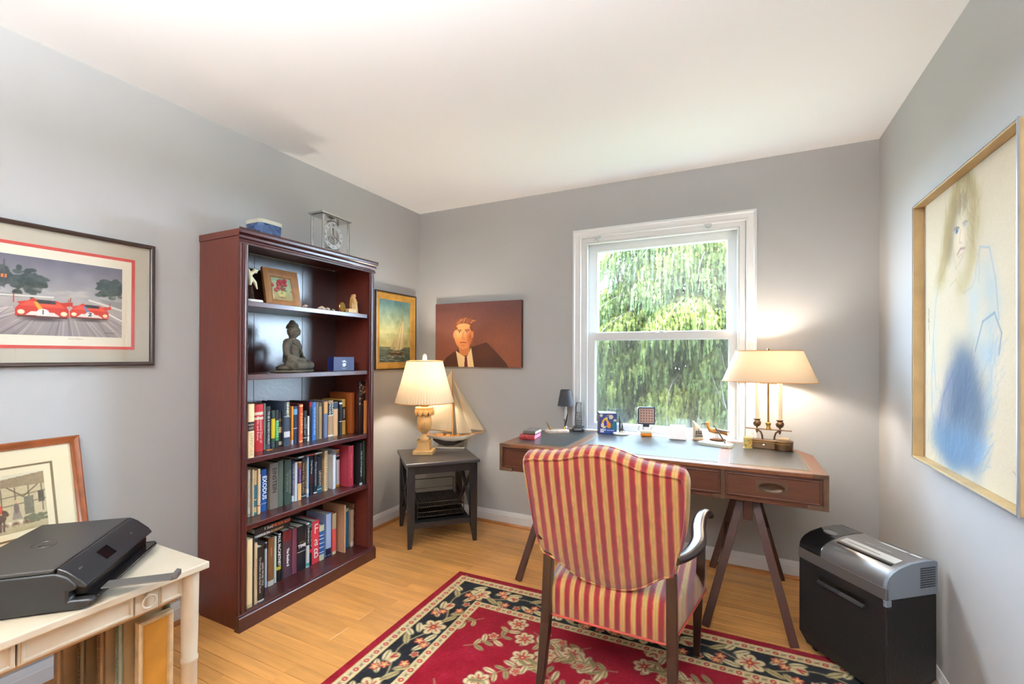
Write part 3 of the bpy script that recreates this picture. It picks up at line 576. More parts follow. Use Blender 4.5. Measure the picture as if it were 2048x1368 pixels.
# marine painting ----------------------------------------------
PW, PH = .466, .585
t = thing('framed_painting', 'gold framed oil painting of a sailing ship near the corner', 'picture', (.001, -.078-PW, 1.157), PI/2)
b = MB(); b.frame(PW, PH, [(0, 0), (0, -.032), (.006, -.034), (.008, -.030), (.012, 0)]); b.build('frame_edge', M('dark_walnut', (44, 28, 22)), t)
gold = M('gilt', (206, 158, 76), .38, .45, var=.18, vsc=14)
b = MB(); b.frame(PW-.014, PH-.014, [(0, -.002), (0, -.027), (.010, -.031), (.018, -.026), (.022, -.026), (.03, -.022), (.036, -.022), (.05, -.014), (.05, -.002)]); b.build('gilt_frame', gold, t, loc=(.007, 0, .007), smooth=30)
W, H = PW-.11, PH-.11; c = Cv(W, H, .0022, (100, 130, 120)); c.vgrad(.1, H, (206, 190, 120), (88, 128, 132)); c.vgrad(.22, H, (188, 184, 128), (84, 124, 130)); c.noise(.05, 9, 3); c.noise(.015, 4, 4)
c.vgrad(0, .115, (52, 66, 58), (112, 118, 92)); r_ = np.random.default_rng(9)
for k in range(80): x, y_ = r_.uniform(0, W), r_.uniform(0, .11); c.line([(x, y_), (x+.02, y_+.004), (x+.045, y_-.002)], .003, (170, 172, 144) if k % 2 else (36, 50, 46), .5)
cx = .19
for pts, cl in (([(-.03, .045), (.045, .05), (.072, .30), (.02, .16)], (206, 190, 140)), ([(.045, .05), (.07, .06), (.082, .26), (.074, .29)], (226, 214, 168)), ([(-.07, .06), (-.035, .05), (.06, .3), (-.01, .15)], (176, 164, 116)), ([(.07, .06), (.09, .066), (.095, .18)], (196, 180, 128))):
    c.poly([(cx+a, .045+b_) for a, b_ in pts], cl)
for a in (-.02, .03, .06): c.line([(cx+a, .09), (cx+.075, .345)], .002, (120, 100, 66))
c.poly([(cx-.09, .075), (cx-.08, .05), (cx+.06, .052), (cx+.085, .082), (cx+.03, .07), (cx-.05, .072)], (70, 50, 28)); c.poly([(cx-.085, .078), (cx+.08, .084), (cx+.02, .076)], (176, 128, 60))
for k in range(30): c.ell(cx+r_.uniform(-.1, .1), r_.uniform(.035, .055), .012, .004, (214, 210, 190), soft=1, al=.6)
c.mesh('canvas', paintm, t, (.055, -.012, .055))
board('backing', .01, PW-.01, .01, PH-.01, -.003, 0, M('backing_board', (120, 96, 70), .9), t)
# portrait canvas: generic sitter in dark jacket -----------------
PW, PH = .762, .5
t = thing('canvas_portrait', 'unframed dark brown canvas portrait of a person in a dark jacket', 'picture', (.19, -.001, 1.178))
board('stretcher', 0, PW, 0, PH, -.033, 0, M('canvas_edge', (74, 42, 36), .8), t, bev=.002)
c = Cv(PW, PH, .0028, (104, 62, 52)); c.vgrad(0, PH, (132, 74, 50), (92, 58, 54)); c.ell(.6, .2, .3, .22, (142, 82, 56), soft=1, al=.6); c.noise(.006, 2.5, 5)
c.poly([(.06, 0), (.10, .07), (.2, .13), (.24, .15), (.36, .16), (.47, .19), (.56, .11), (.64, .03), (.66, 0)], (74, 40, 28)); c.ell(.45, .1, .12, .09, (84, 46, 30), soft=1)
c.poly([(.22, 0), (.195, .125), (.24, .1), (.29, .07), (.335, .15), (.36, 0)], (240, 208, 150)); c.poly([(.272, 0), (.277, .075), (.297, .075), (.305, 0)], (96, 30, 30))
c.ell(.272, .145, .05, .06, (204, 124, 72)); c.ell(.262, .25, .083, .112, (226, 146, 90)); c.ell(.225, .255, .05, .095, (238, 166, 104), soft=1); c.ell(.325, .235, .04, .1, (170, 92, 54), soft=1)
c.ell(.345, .25, .010, .026, (206, 126, 80)); c.ell(.178, .25, .009, .026, (214, 136, 86))
c.ell(.268, .345, .082, .038, (120, 68, 42)); c.ell(.20, .325, .022, .04, (112, 62, 38), -.3); c.ell(.335, .32, .018, .045, (104, 56, 36), .2); c.ell(.262, .318, .062, .02, (226, 146, 90))
for k in range(70): a = rng.uniform(0, 1); x_ = .19+.15*a; c.line([(x_, .335+.01*math.sin(a*3)), (x_+.02, .352+.028*math.sin(a*PI)), (x_+.04, .35+.026*math.sin(a*PI))], .003, ((150, 92, 58), (96, 52, 34), (186, 122, 78))[k % 3], .55)
for sx in (-1, 1):
    c.line([(.262+sx*.05, .288), (.262+sx*.018, .287)], .008, (120, 66, 38)); c.ell(.262+sx*.034, .27, .014, .0065, (236, 196, 150)); c.ell(.262+sx*.034, .27, .006, .006, (60, 44, 40)); c.line([(.262+sx*.05, .277), (.262+sx*.018, .278)], .003, (96, 50, 30))
c.line([(.262, .27), (.255, .225), (.27, .219)], .006, (184, 106, 62)); c.ell(.26, .222, .015, .009, (214, 130, 78), soft=.9); c.line([(.235, .189), (.262, .191), (.288, .188)], .007, (166, 80, 56)); c.ell(.262, .168, .03, .012, (206, 126, 76), soft=1)
c.mesh('painted_front', VC('print_canvas', .6, .25, bump=.1, bsc=900), t, (0, -.0335, 0))
# chalk drawing in a deep box frame on the right wall -------------
PW, PH = .773, 1.004
t = thing('framed_drawing', 'large box framed chalk drawing of a seated blond figure in blue', 'picture', (RW-.001, -.71, .866), -PI/2)
bw_ = M('blond_wood', (190, 160, 112), .5, var=.14, vsc=10)
b = MB(); b.frame(PW, PH, [(0, 0), (0, -.05), (.008, -.05), (.008, 0)]); b.build('box_frame', bw_, t)
b = MB(); b.frame(PW+.004, PH+.004, [(0, -.047), (0, -.0525), (.0045, -.0525), (.0045, -.051), (.0018, -.0505), (.0018, -.047)]); b.build('metal_edge', M('aluminium', (200, 202, 204), .3, 1), t, loc=(-.002, 0, -.002))
W, H = PW-.018, PH-.018; c = Cv(W, H, .0032, (200, 186, 160)); c.noise(.004, 2, 6); c.noise(.2, 4, 7); r_ = np.random.default_rng(12)
def scrub(pts, col, n, sp, ln, ang, al=.25, wd=.006):
    p = np.array(pts)
    for k in range(n):
        i = r_.integers(0, len(p)-1); q = p[i]+(p[i+1]-p[i])*r_.random(); q = q+r_.normal(0, sp, 2); a = ang+r_.normal(0, .35); c.line([(q[0], q[1]), (q[0]+ln*math.cos(a), q[1]+ln*math.sin(a))], wd, col, al)
# local x runs towards the camera: the head sits left of centre
def wash(pts, col, n, rad, al=.06):                                # soft chalk rubbed along a path
    p = np.array(pts)
    for k in range(n):
        i = r_.integers(0, len(p)-1); q = p[i]+(p[i+1]-p[i])*r_.random(); q = q+r_.normal(0, rad*.45, 2); c.ell(q[0], q[1], rad*r_.uniform(.7, 1.3), rad*r_.uniform(.7, 1.3), col, soft=1, al=al)
wash([(.12, .66), (.11, .42), (.10, .22)], (160, 178, 188), 60, .035); wash([(.50, .70), (.55, .55), (.52, .42), (.46, .36)], (146, 170, 186), 110, .05); wash([(.44, .66), (.42, .55), (.46, .45)], (166, 184, 192), 70, .05, .05)
wash([(.36, .36), (.33, .26), (.26, .14)], (92, 106, 124), 170, .085, .10); wash([(.40, .34), (.44, .22), (.42, .12)], (98, 112, 128), 130, .075, .09); wash([(.16, .10), (.28, .08), (.42, .09)], (96, 122, 148), 170, .07, .10); wash([(.26, .34), (.20, .24), (.16, .14)], (110, 118, 144), 70, .04, .09)
scrub([(.08, .07), (.25, .06), (.44, .07)], (112, 136, 158), 210, .03, .085, 1.15, .16, .005); scrub([(.24, .12), (.33, .26), (.40, .2)], (80, 94, 114), 200, .05, .09, 1.25, .12, .005); scrub([(.50, .18), (.54, .30), (.56, .44)], (140, 162, 182), 120, .02, .06, 1.2, .16, .005); scrub([(.44, .06), (.50, .12)], (120, 152, 184), 60, .02, .07, .95, .2, .005)
c.line([(.17, .68), (.125, .60), (.10, .46), (.115, .34), (.13, .27)], .004, (138, 158, 176), .7); c.line([(.10, .46), (.085, .30), (.09, .18), (.14, .13)], .004, (132, 154, 176), .7); c.line([(.47, .73), (.53, .715), (.565, .62), (.585, .50)], .004, (132, 154, 174), .7); c.line([(.44, .41), (.49, .50), (.56, .52), (.60, .46), (.585, .40)], .006, (116, 136, 156), .7); c.line([(.44, .65), (.47, .73), (.465, .62)], .003, (140, 158, 172), .7); c.line([(.30, .36), (.20, .26), (.15, .13)], .006, (96, 108, 132), .5)
wash([(.33, .98), (.27, .90), (.22, .78), (.16, .64)], (168, 150, 108), 170, .04, .12); wash([(.36, .98), (.43, .90), (.44, .80), (.40, .68), (.32, .60)], (168, 152, 112), 170, .04, .11); wash([(.30, .92), (.26, .82), (.24, .74)], (124, 112, 92), 90, .03, .10); wash([(.40, .96), (.44, .90)], (150, 138, 110), 30, .018, .12)
scrub([(.34, .98), (.24, .84), (.17, .66)], (150, 132, 92), 190, .018, .08, 1.15, .16, .004); scrub([(.37, .98), (.44, .86), (.42, .72)], (150, 132, 94), 160, .016, .07, 1.8, .16, .004); scrub([(.30, .88), (.38, .88)], (130, 116, 92), 80, .012, .05, 1.5, .2, .004)
c.ell(.335, .795, .055, .07, (218, 200, 172), soft=.7, al=.75)
c.ell(.305, .818, .017, .009, (150, 160, 172)); c.ell(.307, .818, .007, .008, (84, 92, 110)); c.line([(.285, .826), (.305, .831), (.326, .824)], .004, (110, 100, 92), .9); c.ell(.368, .826, .014, .007, (160, 160, 160), al=.6); c.line([(.352, .832), (.372, .835), (.388, .83)], .003, (130, 118, 104), .8)
c.line([(.335, .815), (.328, .775), (.345, .77)], .004, (176, 150, 128), .8); c.line([(.312, .738), (.335, .752), (.368, .748)], .006, (156, 124, 116), .9); c.line([(.32, .728), (.35, .732)], .004, (180, 150, 134), .7); c.line([(.275, .80), (.285, .73), (.30, .69), (.35, .72), (.395, .77)], .004, (170, 154, 130), .6)
c.line([(.25, .64), (.30, .655), (.36, .60), (.40, .66), (.44, .70)], .004, (176, 160, 120), .7); c.line([(.36, .60), (.42, .615), (.45, .65)], .003, (150, 160, 168), .7)
for k, l in enumerate(([(0, 0), (.012, .03), (.02, .004), (.03, .03)], [(.035, .01), (.05, .026), (.055, .006), (.04, .0)], [(.062, .02), (.075, .006), (.085, .02)])): c.line([(.05+b_*.4, .58-a) for a, b_ in l], .003, (130, 118, 110), .8)
c.line([(.062, .49), (.064, .44)], .0025, (140, 128, 118), .7); c.line([(.66, .085), (.675, .078), (.69, .09), (.70, .08)], .003, (150, 140, 130), .8)
c.mesh('drawing', chalkm, t, (.009, -.018, .009))
board('backing', .009, PW-.009, .009, PH-.009, -.016, -.002, M('backing_board', (120, 96, 70), .9), t)
# ------------------------------------------------------------------ white side table with printer, hunting print and stacked frames
ivory = M('ivory_paint', (208, 194, 170), .45, var=.05, vsc=8)
TZ = .525; t = thing('side_table', 'cream painted table with ring-pull drawer, under the printer', 'table', (.35, -2.5, 0), world=True)
b = MB(); b.box(.02, .675, -2.95, -2.075, TZ-.024, TZ); b.build('table_top', ivory, t, bev=.004)
for x in (.065, .632):
    for y_ in (-2.905, -2.118): b = MB(); b.lathe([(.018, 0), (.024, .03), (.024, .18), (.027, .185), (.027, .195), (.024, .2), (.026, .3), (.028, TZ-.024)], 20, (x, y_, 0)); b.build('leg', ivory, t, smooth=40)
b = MB(); b.box(.04, .056, -2.88, -2.14, .42, TZ-.024); b.box(.07, .61, -2.135, -2.12, .42, TZ-.024); b.box(.07, .61, -2.905, -2.89, .42, TZ-.024); b.build('apron', ivory, t)
for y0, y1 in ((-2.218, -2.142), (-2.553, -2.288), (-2.88, -2.557)):
    b = MB(); b.box(.622, .638, y0, y1, .424, TZ-.027); o = b.build('drawer_front', ivory, t, bev=.002)
    b = MB(); b.frame(y1-y0-.012, .062, [(0, 0), (0, -.004), (.004, -.005), (.008, 0)]); b.build('panel_moulding', ivory, o, loc=(.638-.35, y0+.006+2.5, .43), rot=(0, 0, PI/2))
b = MB(); b.box(.622, .640, -2.286, -2.220, .424, TZ-.027); o = b.build('ring_plate', ivory, t, bev=.002)
b = MB(); b.ball((.646, -2.253, .481), (.009, .008, .008), 12); b.build('ring_boss', ivory, o, smooth=60).location = (-.35, 2.5, 0)
b = MB(); b.tube([(.652, -2.253+.020*math.sin(a), .460+.020*math.cos(a)) for a in np.linspace(0, 2*PI, 25)], .0038, 8, caps=False); b.build('ring_pull', ivory, o, smooth=60).location = (-.35, 2.5, 0)
b = MB(); b.box(.06, .60, -2.88, -2.14, .40, .412); b.build('drawer_bottom', M('drawer_pine', (196, 158, 112), .7), t)
# frames stored under the table
fr = [('gold_panel', 'gold panel in a cream frame stored in front under the cream table', .575, -2.245, -2.14, .36, (196, 142, 60), (214, 190, 150)), ('ornate_frame', 'grey green ornate frame second in the stack under the cream table', .54, -2.285, -2.13, .385, (150, 120, 80), (128, 134, 116)), ('beaded_frame', 'brown beaded frame third in the stack under the cream table', .505, -2.32, -2.13, .375, (160, 128, 92), (122, 92, 62)), ('carved_frame', 'bronze carved frame fourth in the stack under the cream table', .465, -2.355, -2.13, .38, (120, 96, 66), (96, 84, 62)), ('plain_frame', 'tan plain frame rearmost in the stack under the cream table', .43, -2.40, -2.13, .37, (140, 110, 78), (150, 122, 90))]
for nm, lb, x, y0, y1, h, c1, c2 in fr:
    t = thing(nm, lb, 'picture', (x, y0, .001), PI/2, 'pictures stored under the cream table'); w = y1-y0
    fm = M('frame_'+nm, c2, .45, .15, var=.2, vsc=20)
    b = MB(); b.frame(w, h, [(0, .024), (0, 0), (.006, -.004), (.012, -.001), (.016, .006), (.016, .024)]); b.build('frame', fm, t, smooth=30)
    board('picture', .012, w-.012, .012, h-.012, .008, .014, M('picture_'+nm, c1, .4, .2 if nm == 'gold_panel' else 0, var=.25, vsc=7), t)
    b = MB(); n = int(h/.008)
    if nm != 'gold_panel' and nm != 'plain_frame':
        for i in range(n): b.ball((-.001, .012, .006+i*.008), (.003, .005, .0036), 6)
        for i in range(int(w/.008)): b.ball((.006+i*.008, .010, h+.0005), (.0036, .006, .003), 6)
        b.build('beading', fm, t, smooth=60)
# hunting print leaning on the wall
PW, PH = .5, .43
t = thing('framed_print', 'framed sepia hunting scene leaning behind the printer', 'picture', (.118, -2.195-PW, TZ+.001), PI/2); t.rotation_euler = (R(-14), 0, PI/2)
b = MB(); b.frame(PW, PH, [(0, .018), (0, -.002), (.005, -.006), (.014, -.002), (.02, .004), (.027, .006), (.027, .018)]); b.build('frame', M('cherry_frame', (126, 68, 34), .3, var=.25, vsc=18), t, smooth=30)
board('mat', .02, PW-.02, .02, PH-.02, .011, .016, M('mat_cream', (238, 222, 184), .8), t)
b = MB(); b.frame(PW-.166, PH-.17, [(0, .0108), (0, .0102), (.007, .0102), (.007, .0108)]); b.build('inner_line', M('mat_line', (132, 108, 74), .8), t, loc=(.083, 0, .085))
W, H = PW-.22, PH-.226; c = Cv(W, H, .0018, (214, 198, 160)); r_ = np.random.default_rng(21); c.vgrad(0, .06, (176, 158, 118), (206, 190, 150)); c.vgrad(.13, H, (220, 206, 170), (226, 214, 180))
c.poly([(W-.27, .055), (W, .05), (W, .16), (W-.11, .185), (W-.20, .165), (W-.27, .12)], (200, 182, 142)); c.poly([(W-.28, .13), (W-.16, .185), (W, .2), (W, .155), (W-.12, .16)], (150, 128, 96))
for k in range(7): c.line([(W-.01-.035*k, .06), (W-.01-.035*k, .155)], .003, (96, 78, 56), .8)
for z_ in (.1, .13): c.line([(W-.24, z_-.012), (W, z_)], .003, (96, 78, 56), .7)
c.rect(W-.058, W-.034, .055, .118, (120, 112, 92)); c.rect(W-.02, W-.004, .09, .13, (86, 74, 58)); c.line([(W-.1, .16), (W-.06, .12), (W-.02, .155)], .003, (96, 78, 56))
for k in range(60): c.ell(W-r_.uniform(0, .06), r_.uniform(.025, .05), .006, .004, (110, 108, 80), al=.6)
c.ell(W-.128, .055, .022, .015, (96, 66, 44)); c.ell(W-.108, .072, .007, .013, (96, 66, 44), .5)
for a in (-.02, -.008, .01, .02): c.line([(W-.128+a*.8, .05), (W-.130+a*.8, .012)], .004, (84, 58, 40))
c.ell(W-.128, .088, .014, .02, (200, 70, 40)); c.ell(W-.128, .112, .006, .007, (206, 160, 120)); c.ell(W-.128, .119, .007, .004, (40, 32, 28))
c.poly([(W-.092, .045), (W-.066, .045), (W-.074, .088), (W-.084, .088)], (150, 136, 120)); c.ell(W-.079, .082, .007, .018, (120, 104, 92)); c.ell(W-.079, .106, .005, .006, (206, 170, 130))
for k in range(5):
    x = W-.112+k*.014; c.ell(x, .030+.004*(k % 2), .009, .005, (226, 214, 190) if k % 2 else (120, 84, 56)); c.line([(x-.006, .034), (x-.006, .022)], .002, (150, 124, 96)); c.line([(x+.006, .034), (x+.006, .022)], .002, (150, 124, 96))
c.noise(.004, 5, 8); c.mesh('print_image', artm, t, (.11, .0098, .113)); board('glass', .022, PW-.022, .022, PH-.022, .0065, .0072, pglass, t)
# printer (local -y = its front)
pb = M('printer_black', (32, 31, 31), .42, spec=.4, bump=.04, bsc=500); pl = M('printer_lid', (48, 46, 45), .45, spec=.4, bump=.05, bsc=600); pg = M('printer_gloss', (18, 18, 19), .12, spec=.6)
fx, fy = (.631+.319)/2, (-2.477-2.156)/2
t = thing('printer', 'black inkjet printer with lid and touchscreen on the cream table', 'printer', (fx, fy, TZ+.001), R(134.1))
# depth axis: +y = towards the back, width .445 along x
b = MB(); pr = [(.265, .002), (.265, .10), (.25, .114), (.0, .114), (-.028, .100), (-.052, .074), (-.05, .06), (-.03, .056), (-.03, .030), (-.078, .030), (-.088, .024), (-.082, .008), (-.06, .002)]
b.prism(pr, -.2225, .2225, 'x'); b.build('body', pb, t, bev=.012, seg=3, smooth=40)
b = MB(); b.box(-.222, .222, .003, .263, .114, .1265); b.build('lid', pl, t, bev=.005, seg=3)
b = MB(); pc = [(.0, .1245), (-.006, .1255), (-.026, .1135), (-.060, .083), (-.071, .066), (-.067, .061), (-.05, .066), (-.02, .096), (.0, .112)]
b.prism(pc, -.218, .218, 'x'); o = b.build('control_panel', M('printer_panel', (36, 36, 37), .3, spec=.4), t, bev=.004, smooth=40)
an = math.atan2(.0305, .034)
def onpanel(x, s_, lift=.0012):                                     # point on the sloping panel, s_ from its top edge
    y_, z_ = -.026-.034*s_, .1135-.0305*s_; return (x, y_-lift*math.sin(an), z_+lift*math.cos(an))
b = MB(); b.cbox((0, 0, 0), (.060, .038, .0012)); b.build('screen', M('printer_screen', (8, 8, 10), .15, spec=.6), o, loc=onpanel(-.045, .5), rot=(an, 0, 0))
tm = M('printer_mark', (170, 170, 172), .5)
MX = Matrix(((1, 0, 0), (0, math.cos(an), -math.sin(an)), (0, math.sin(an), math.cos(an))))
text('ENVY', .007, tm, o, onpanel(-.175, .3), mtx=MX); text('O', .012, tm, o, onpanel(.12, .5), mtx=MX)
b = MB(); b.box(-.19, .19, -.062, -.031, .033, .0555); b.build('output_slot', M('slot_black', (6, 6, 6), .3), t)
b = MB(); b.box(-.2, .2, -.092, -.03, .024, .031); b.build('output_tray', pg, t, bev=.003)
b = MB(); b.box(-.165, -.115, -.26, -.08, .030, .034); b.prism([(-.168, -.26), (-.112, -.26), (-.122, -.275), (-.158, -.275)], .030, .046, 'z'); b.build('tray_extender', M('printer_arm', (84, 80, 76), .4), t, bev=.001)
b = MB(); b.tube([(.03*math.cos(a), .14+.03*math.sin(a), .1268) for a in np.linspace(0, 2*PI, 33)], .0009, 6, caps=False); b.build('logo_ring', M('printer_logo', (30, 30, 32), .25), t)
text('hp', .042, MATS['printer_logo'], t, (0, .142, .1269), mtx=Matrix.Identity(3), fat=.0006)
b = MB(); b.box(-.222, .222, .0, .003, .112, .1255); b.build('lid_gap', MATS['slot_black'], t)
# ------------------------------------------------------------------ on top of the bookcase
t = thing('storage_box', 'blue quilted fabric box with cream rim on top of the bookcase', 'box', (.17, -1.515, BT+.001))
def rrect(hx, hy, r, z, n=5):
    o = []
    for cx, cy, a0 in ((hx-r, hy-r, 0), (-hx+r, hy-r, PI/2), (-hx+r, -hy+r, PI), (hx-r, -hy+r, 1.5*PI)):
        o += [(cx+r*math.cos(a0+PI/2*k/n), cy+r*math.sin(a0+PI/2*k/n), z) for k in range(n+1)]
    return o
quilt, tq, pq = _new('blue_quilt'); tcq = _n(tq, 'ShaderNodeTexCoord'); vq = _n(tq, 'ShaderNodeTexVoronoi', _Scale=42.0); bq = _n(tq, 'ShaderNodeBump', _Strength=1.0, _Distance=.012)
tq.links.new(tcq.outputs['Object'], vq.inputs[0]); tq.links.new(vq.outputs['Distance'], bq.inputs['Height']); tq.links.new(bq.outputs[0], pq.inputs['Normal']); pq.inputs['Roughness'].default_value = .45; pq.inputs['Base Color'].default_value = (*S(54, 76, 114), 1)
b = MB(); b.loft([rrect(.058, .058, .025, 0), rrect(.062, .062, .028, .01), rrect(.066, .066, .03, .082), rrect(.065, .065, .03, .084), rrect(.061, .061, .027, .084), rrect(.057, .057, .025, .012)]); b.build('body', quilt, t, smooth=40)
b = MB(); b.loft([rrect(.067, .067, .03, .082), rrect(.0685, .0685, .031, .1), rrect(.065, .065, .029, .102), rrect(.061, .061, .027, .082)], caps=False); b.build('rim', M('cream_cloth', (206, 202, 184), .8), t, smooth=40)
silver = M('polished_silver', (208, 208, 204), .18, 1); blk = M('black_plastic', (24, 24, 25), .35)
t = thing('mantel_clock', 'glass and silver skeleton clock on top of the bookcase', 'clock', (.19, -1.10, BT+.001), PI/2+R(4))
b = MB(); b.box(-.118, .118, -.055, .055, 0, .022); b.build('base', M('black_lacquer', (22, 14, 13), .25), t, bev=.006)
for x in (-.102, .102):
    for y_ in (-.042, .042): b = MB(); b.box(x-.006, x+.006, y_-.005, y_+.005, .022, .225); b.build('post', silver, t, bev=.001)
b = MB(); b.box(-.112, .112, -.05, .05, .225, .231); b.box(-.12, .12, -.057, .057, .231, .243); b.build('top_plate', silver, t, bev=.005)
cg = GLASS('clock_glass', .05)
for x0, x1, y0, y1 in ((-.096, .096, -.044, -.0425), (-.1035, -.102, -.037, .037), (.102, .1035, -.037, .037)): b = MB(); b.box(x0, x1, y0, y1, .024, .224); b.build('glass_side', cg, t)
b = MB(); N = 48
b.loft([[(r_*math.cos(2*PI*k/N), y_, .125+r_*math.sin(2*PI*k/N)) for k in range(N)] for r_, y_ in ((.052, -.02), (.076, -.02), (.076, -.017), (.052, -.017), (.052, -.02))], caps=False); o = b.build('dial_ring', M('dial_silver', (206, 206, 202), .4, .3), t)
for k, s_ in enumerate(('XII', 'I', 'II', 'III', 'IIII', 'V', 'VI', 'VII', 'VIII', 'IX', 'X', 'XI')):
    a = PI/2-k*PI/6; text(s_, .017, blk, o, (.064*math.cos(a), -.0205, .125+.064*math.sin(a)), mtx=Matrix.Rotation(0, 3, 'X') @ Matrix(((1, 0, 0), (0, 0, -1), (0, 1, 0))) @ Matrix.Rotation(a-PI/2, 3, 'Z'), fat=.0004, sx=.7)
b = MB(); b.bar((0, -.022, .125), (-.004, -.022, .165), .004, .001, .007, .001, (0, 1, 0)); b.ball((-.004, -.022, .167), (.005, .001, .007), 8); b.build('hour_hand', blk, t)
b = MB(); b.bar((0, -.0235, .125), (.062, -.0235, .096), .005, .001, .002, .001, (0, 1, 0)); b.build('minute_hand', blk, t)
b = MB(); b.bar((.01, -.0245, .123), (-.045, -.0245, .135), .0016, .001, .001, .001, (0, 1, 0)); b.build('second_hand', M('brass', (176, 136, 70), .3, 1), t)
b = MB(); b.box(-.035, .035, -.012, .012, .05, .085); b.prism([(-.028, .085), (.028, .085), (.014, .125), (-.014, .125)], -.012, .010, 'y'); b.box(-.05, .05, -.03, .03, .03, .042); b.box(-.055, .055, -.034, .034, .022, .030); b.build('movement', silver, t, bev=.002)
b = MB(); b.lathe([(.03, .198), (.031, .202), (.024, .214), (.01, .221), (.002, .223)], 24, (0, -.005, 0)); b.lathe([(.004, .135), (.004, .2)], 8, (0, -.005, 0)); b.build('bell', silver, t, smooth=50)
# ------------------------------------------------------------------ first shelf
Z = 1.519
stone = M('pale_ivory', (224, 214, 176), .5)
t = thing('bird_figurine', 'ivory bird figurine on a ribbed cone at the near end of the top shelf', 'figurine', (.255, -1.635, Z))
b = MB(); b.loft([[(x*1.0, y_, z_) for x, y_, z_ in rrect(.032, .045, .02, q)] for q in (0, .014)]); b.build('base', M('white_marble', (226, 222, 214), .4, var=.06, vsc=20), t, bev=.004)
b = MB(); pr = []
for k in range(12): z_ = .014+k*.006; r_ = .020-.001*k; pr += [(r_, z_), (r_-.003, z_+.004)]
b.lathe(pr, 16, (0, -.01, 0)); b.build('ribbed_cone', M('dark_ribbed_wood', (54, 36, 28), .5), t, smooth=20)
organic('bird', [('c', [(0, -.012, .075), (0, -.010, .105), (0, -.016, .135), (0, -.022, .16)], [.005, .010, .013, .006]), ('c', [(0, -.022, .155), (0, -.03, .172)], [.006, .004]), ('c', [(0, -.010, .135), (.002, .012, .158), (.004, .03, .162)], [.008, .010, .003]), ('c', [(0, -.012, .13), (-.004, .016, .10), (-.006, .030, .068)], [.007, .009, .004]), ('c', [(0, .002, .15), (0, .026, .148)], [.006, .004])], stone, t, .003, 3)
PW, PH = .215, .22
t = thing('framed_painting', 'small wood framed painting of red flowers leaning on the top shelf', 'picture', (.135, -1.47, Z+.003), PI/2); t.rotation_euler = (R(-11), 0, PI/2)
b = MB(); b.frame(PW, PH, [(0, .016), (0, 0), (.012, -.002), (.04, .004), (.044, .002), (.048, .006), (.048, .016)]); b.build('frame', M('oak_frame', (158, 104, 52), .45, var=.2, vsc=16), t, smooth=25)
W, H = PW-.09, PH-.09; c = Cv(W, H, .0012, (150, 168, 130)); c.vgrad(0, H, (176, 150, 90), (150, 176, 140)); c.noise(.02, 10, 3); r_ = np.random.default_rng(6); c.poly([(.045, .015), (.075, .015), (.085, .05), (.036, .05)], (206, 186, 110)); c.ell(.06, .016, .035, .008, (130, 90, 60), soft=.8)
for k in range(16): x, y_ = .06+r_.normal(0, .022), .085+r_.normal(0, .017); c.ell(x, y_, .012, .011, (150, 34, 38)); c.ell(x+.002, y_+.002, .007, .006, (206, 84, 84)); c.ell(x, y_, .003, .003, (110, 20, 26))
for k in range(10): c.ell(.06+r_.normal(0, .03), .06+r_.normal(0, .012), .007, .003, (70, 96, 56), r_.uniform(0, 3))
c.mesh('canvas', paintm, t, (.045, .0055, .045)); board('backing', .03, PW-.03, .03, PH-.03, .008, .013, MATS['backing_board'], t)
shm = M('seashell', (220, 196, 170), .4, var=.15, vsc=60)
def shell(label, x, y_, r_, rz, kind=0):
    t = thing('seashell', label, 'seashell', (x, y_, Z), rz, 'seashells on the top shelf')
    b = MB(); pts = [(r_*.9*(1-k/14)*math.cos(k*.9), r_*.9*(1-k/14)*math.sin(k*.9), r_*.75+k*r_*.08) for k in range(14)]
    b.tube(pts, [r_*.62*(1-k/15) for k in range(14)], 8); b.build('whorl', shm, t, smooth=60)
    b = MB(); b.ball((r_*.8, 0, r_*.55), (r_*.9, r_*.6, r_*.5), 10); b.build('lip', M('seashell_lip', (232, 206, 188), .25), t, smooth=60); return t
shell('largest round shell in the middle of the shell cluster', .25, -1.215, .014, .4); shell('small shell at the left of the shell cluster', .268, -1.247, .009, 2.0); shell('flat shell at the right of the shell cluster', .262, -1.185, .011, -.5); shell('tiny pointed shell at the far right of the shell cluster', .275, -1.158, .007, .9); shell('grey brown shell lying before the flower painting', .262, -1.335, .012, 2.6)
wd_ = M('carved_boxwood', (186, 142, 82), .5, var=.12, vsc=25)
t = thing('madonna_figure', 'small carved wooden robed figure with folded hands on the top shelf', 'figurine', (.265, -.988, Z), R(20))
organic('body', [('c', [(0, 0, .0), (0, 0, .05), (0, 0, .085), (.002, 0, .098)], [.026, .023, .017, .008]), ('s', (.003, 0, .108), (.011, .010, .0135)), ('c', [(-.004, 0, .116), (-.010, 0, .09), (-.012, 0, .04)], [.010, .014, .016]), ('c', [(0, -.017, .082), (.010, -.015, .066), (.020, -.002, .068)], [.006, .006, .005]), ('c', [(0, .017, .082), (.010, .015, .066), (.020, .002, .068)], [.006, .006, .005]), ('s', (.013, 0, .107), (.003, .002, .003)), ('c', [(.018, -.01, .0), (.014, -.008, .05)], [.006, .004]), ('c', [(.018, .01, .0), (.014, .008, .05)], [.006, .004])], wd_, t, .0028, 2)
b = MB(); b.box(-.022, .026, -.024, .024, 0, .006); b.build('base', wd_, t, bev=.002)
t = thing('wooden_box', 'tiny light wooden box before the carved figure', 'box', (.29, -1.035, Z)); b = MB(); b.box(-.014, .014, -.03, .03, 0, .018); b.build('body', M('pale_wood', (204, 168, 112), .5, var=.1, vsc=20), t, bev=.001); b = MB(); b.box(-.015, .015, -.031, .031, .018, .023); b.build('lid', MATS['pale_wood'], t, bev=.001)
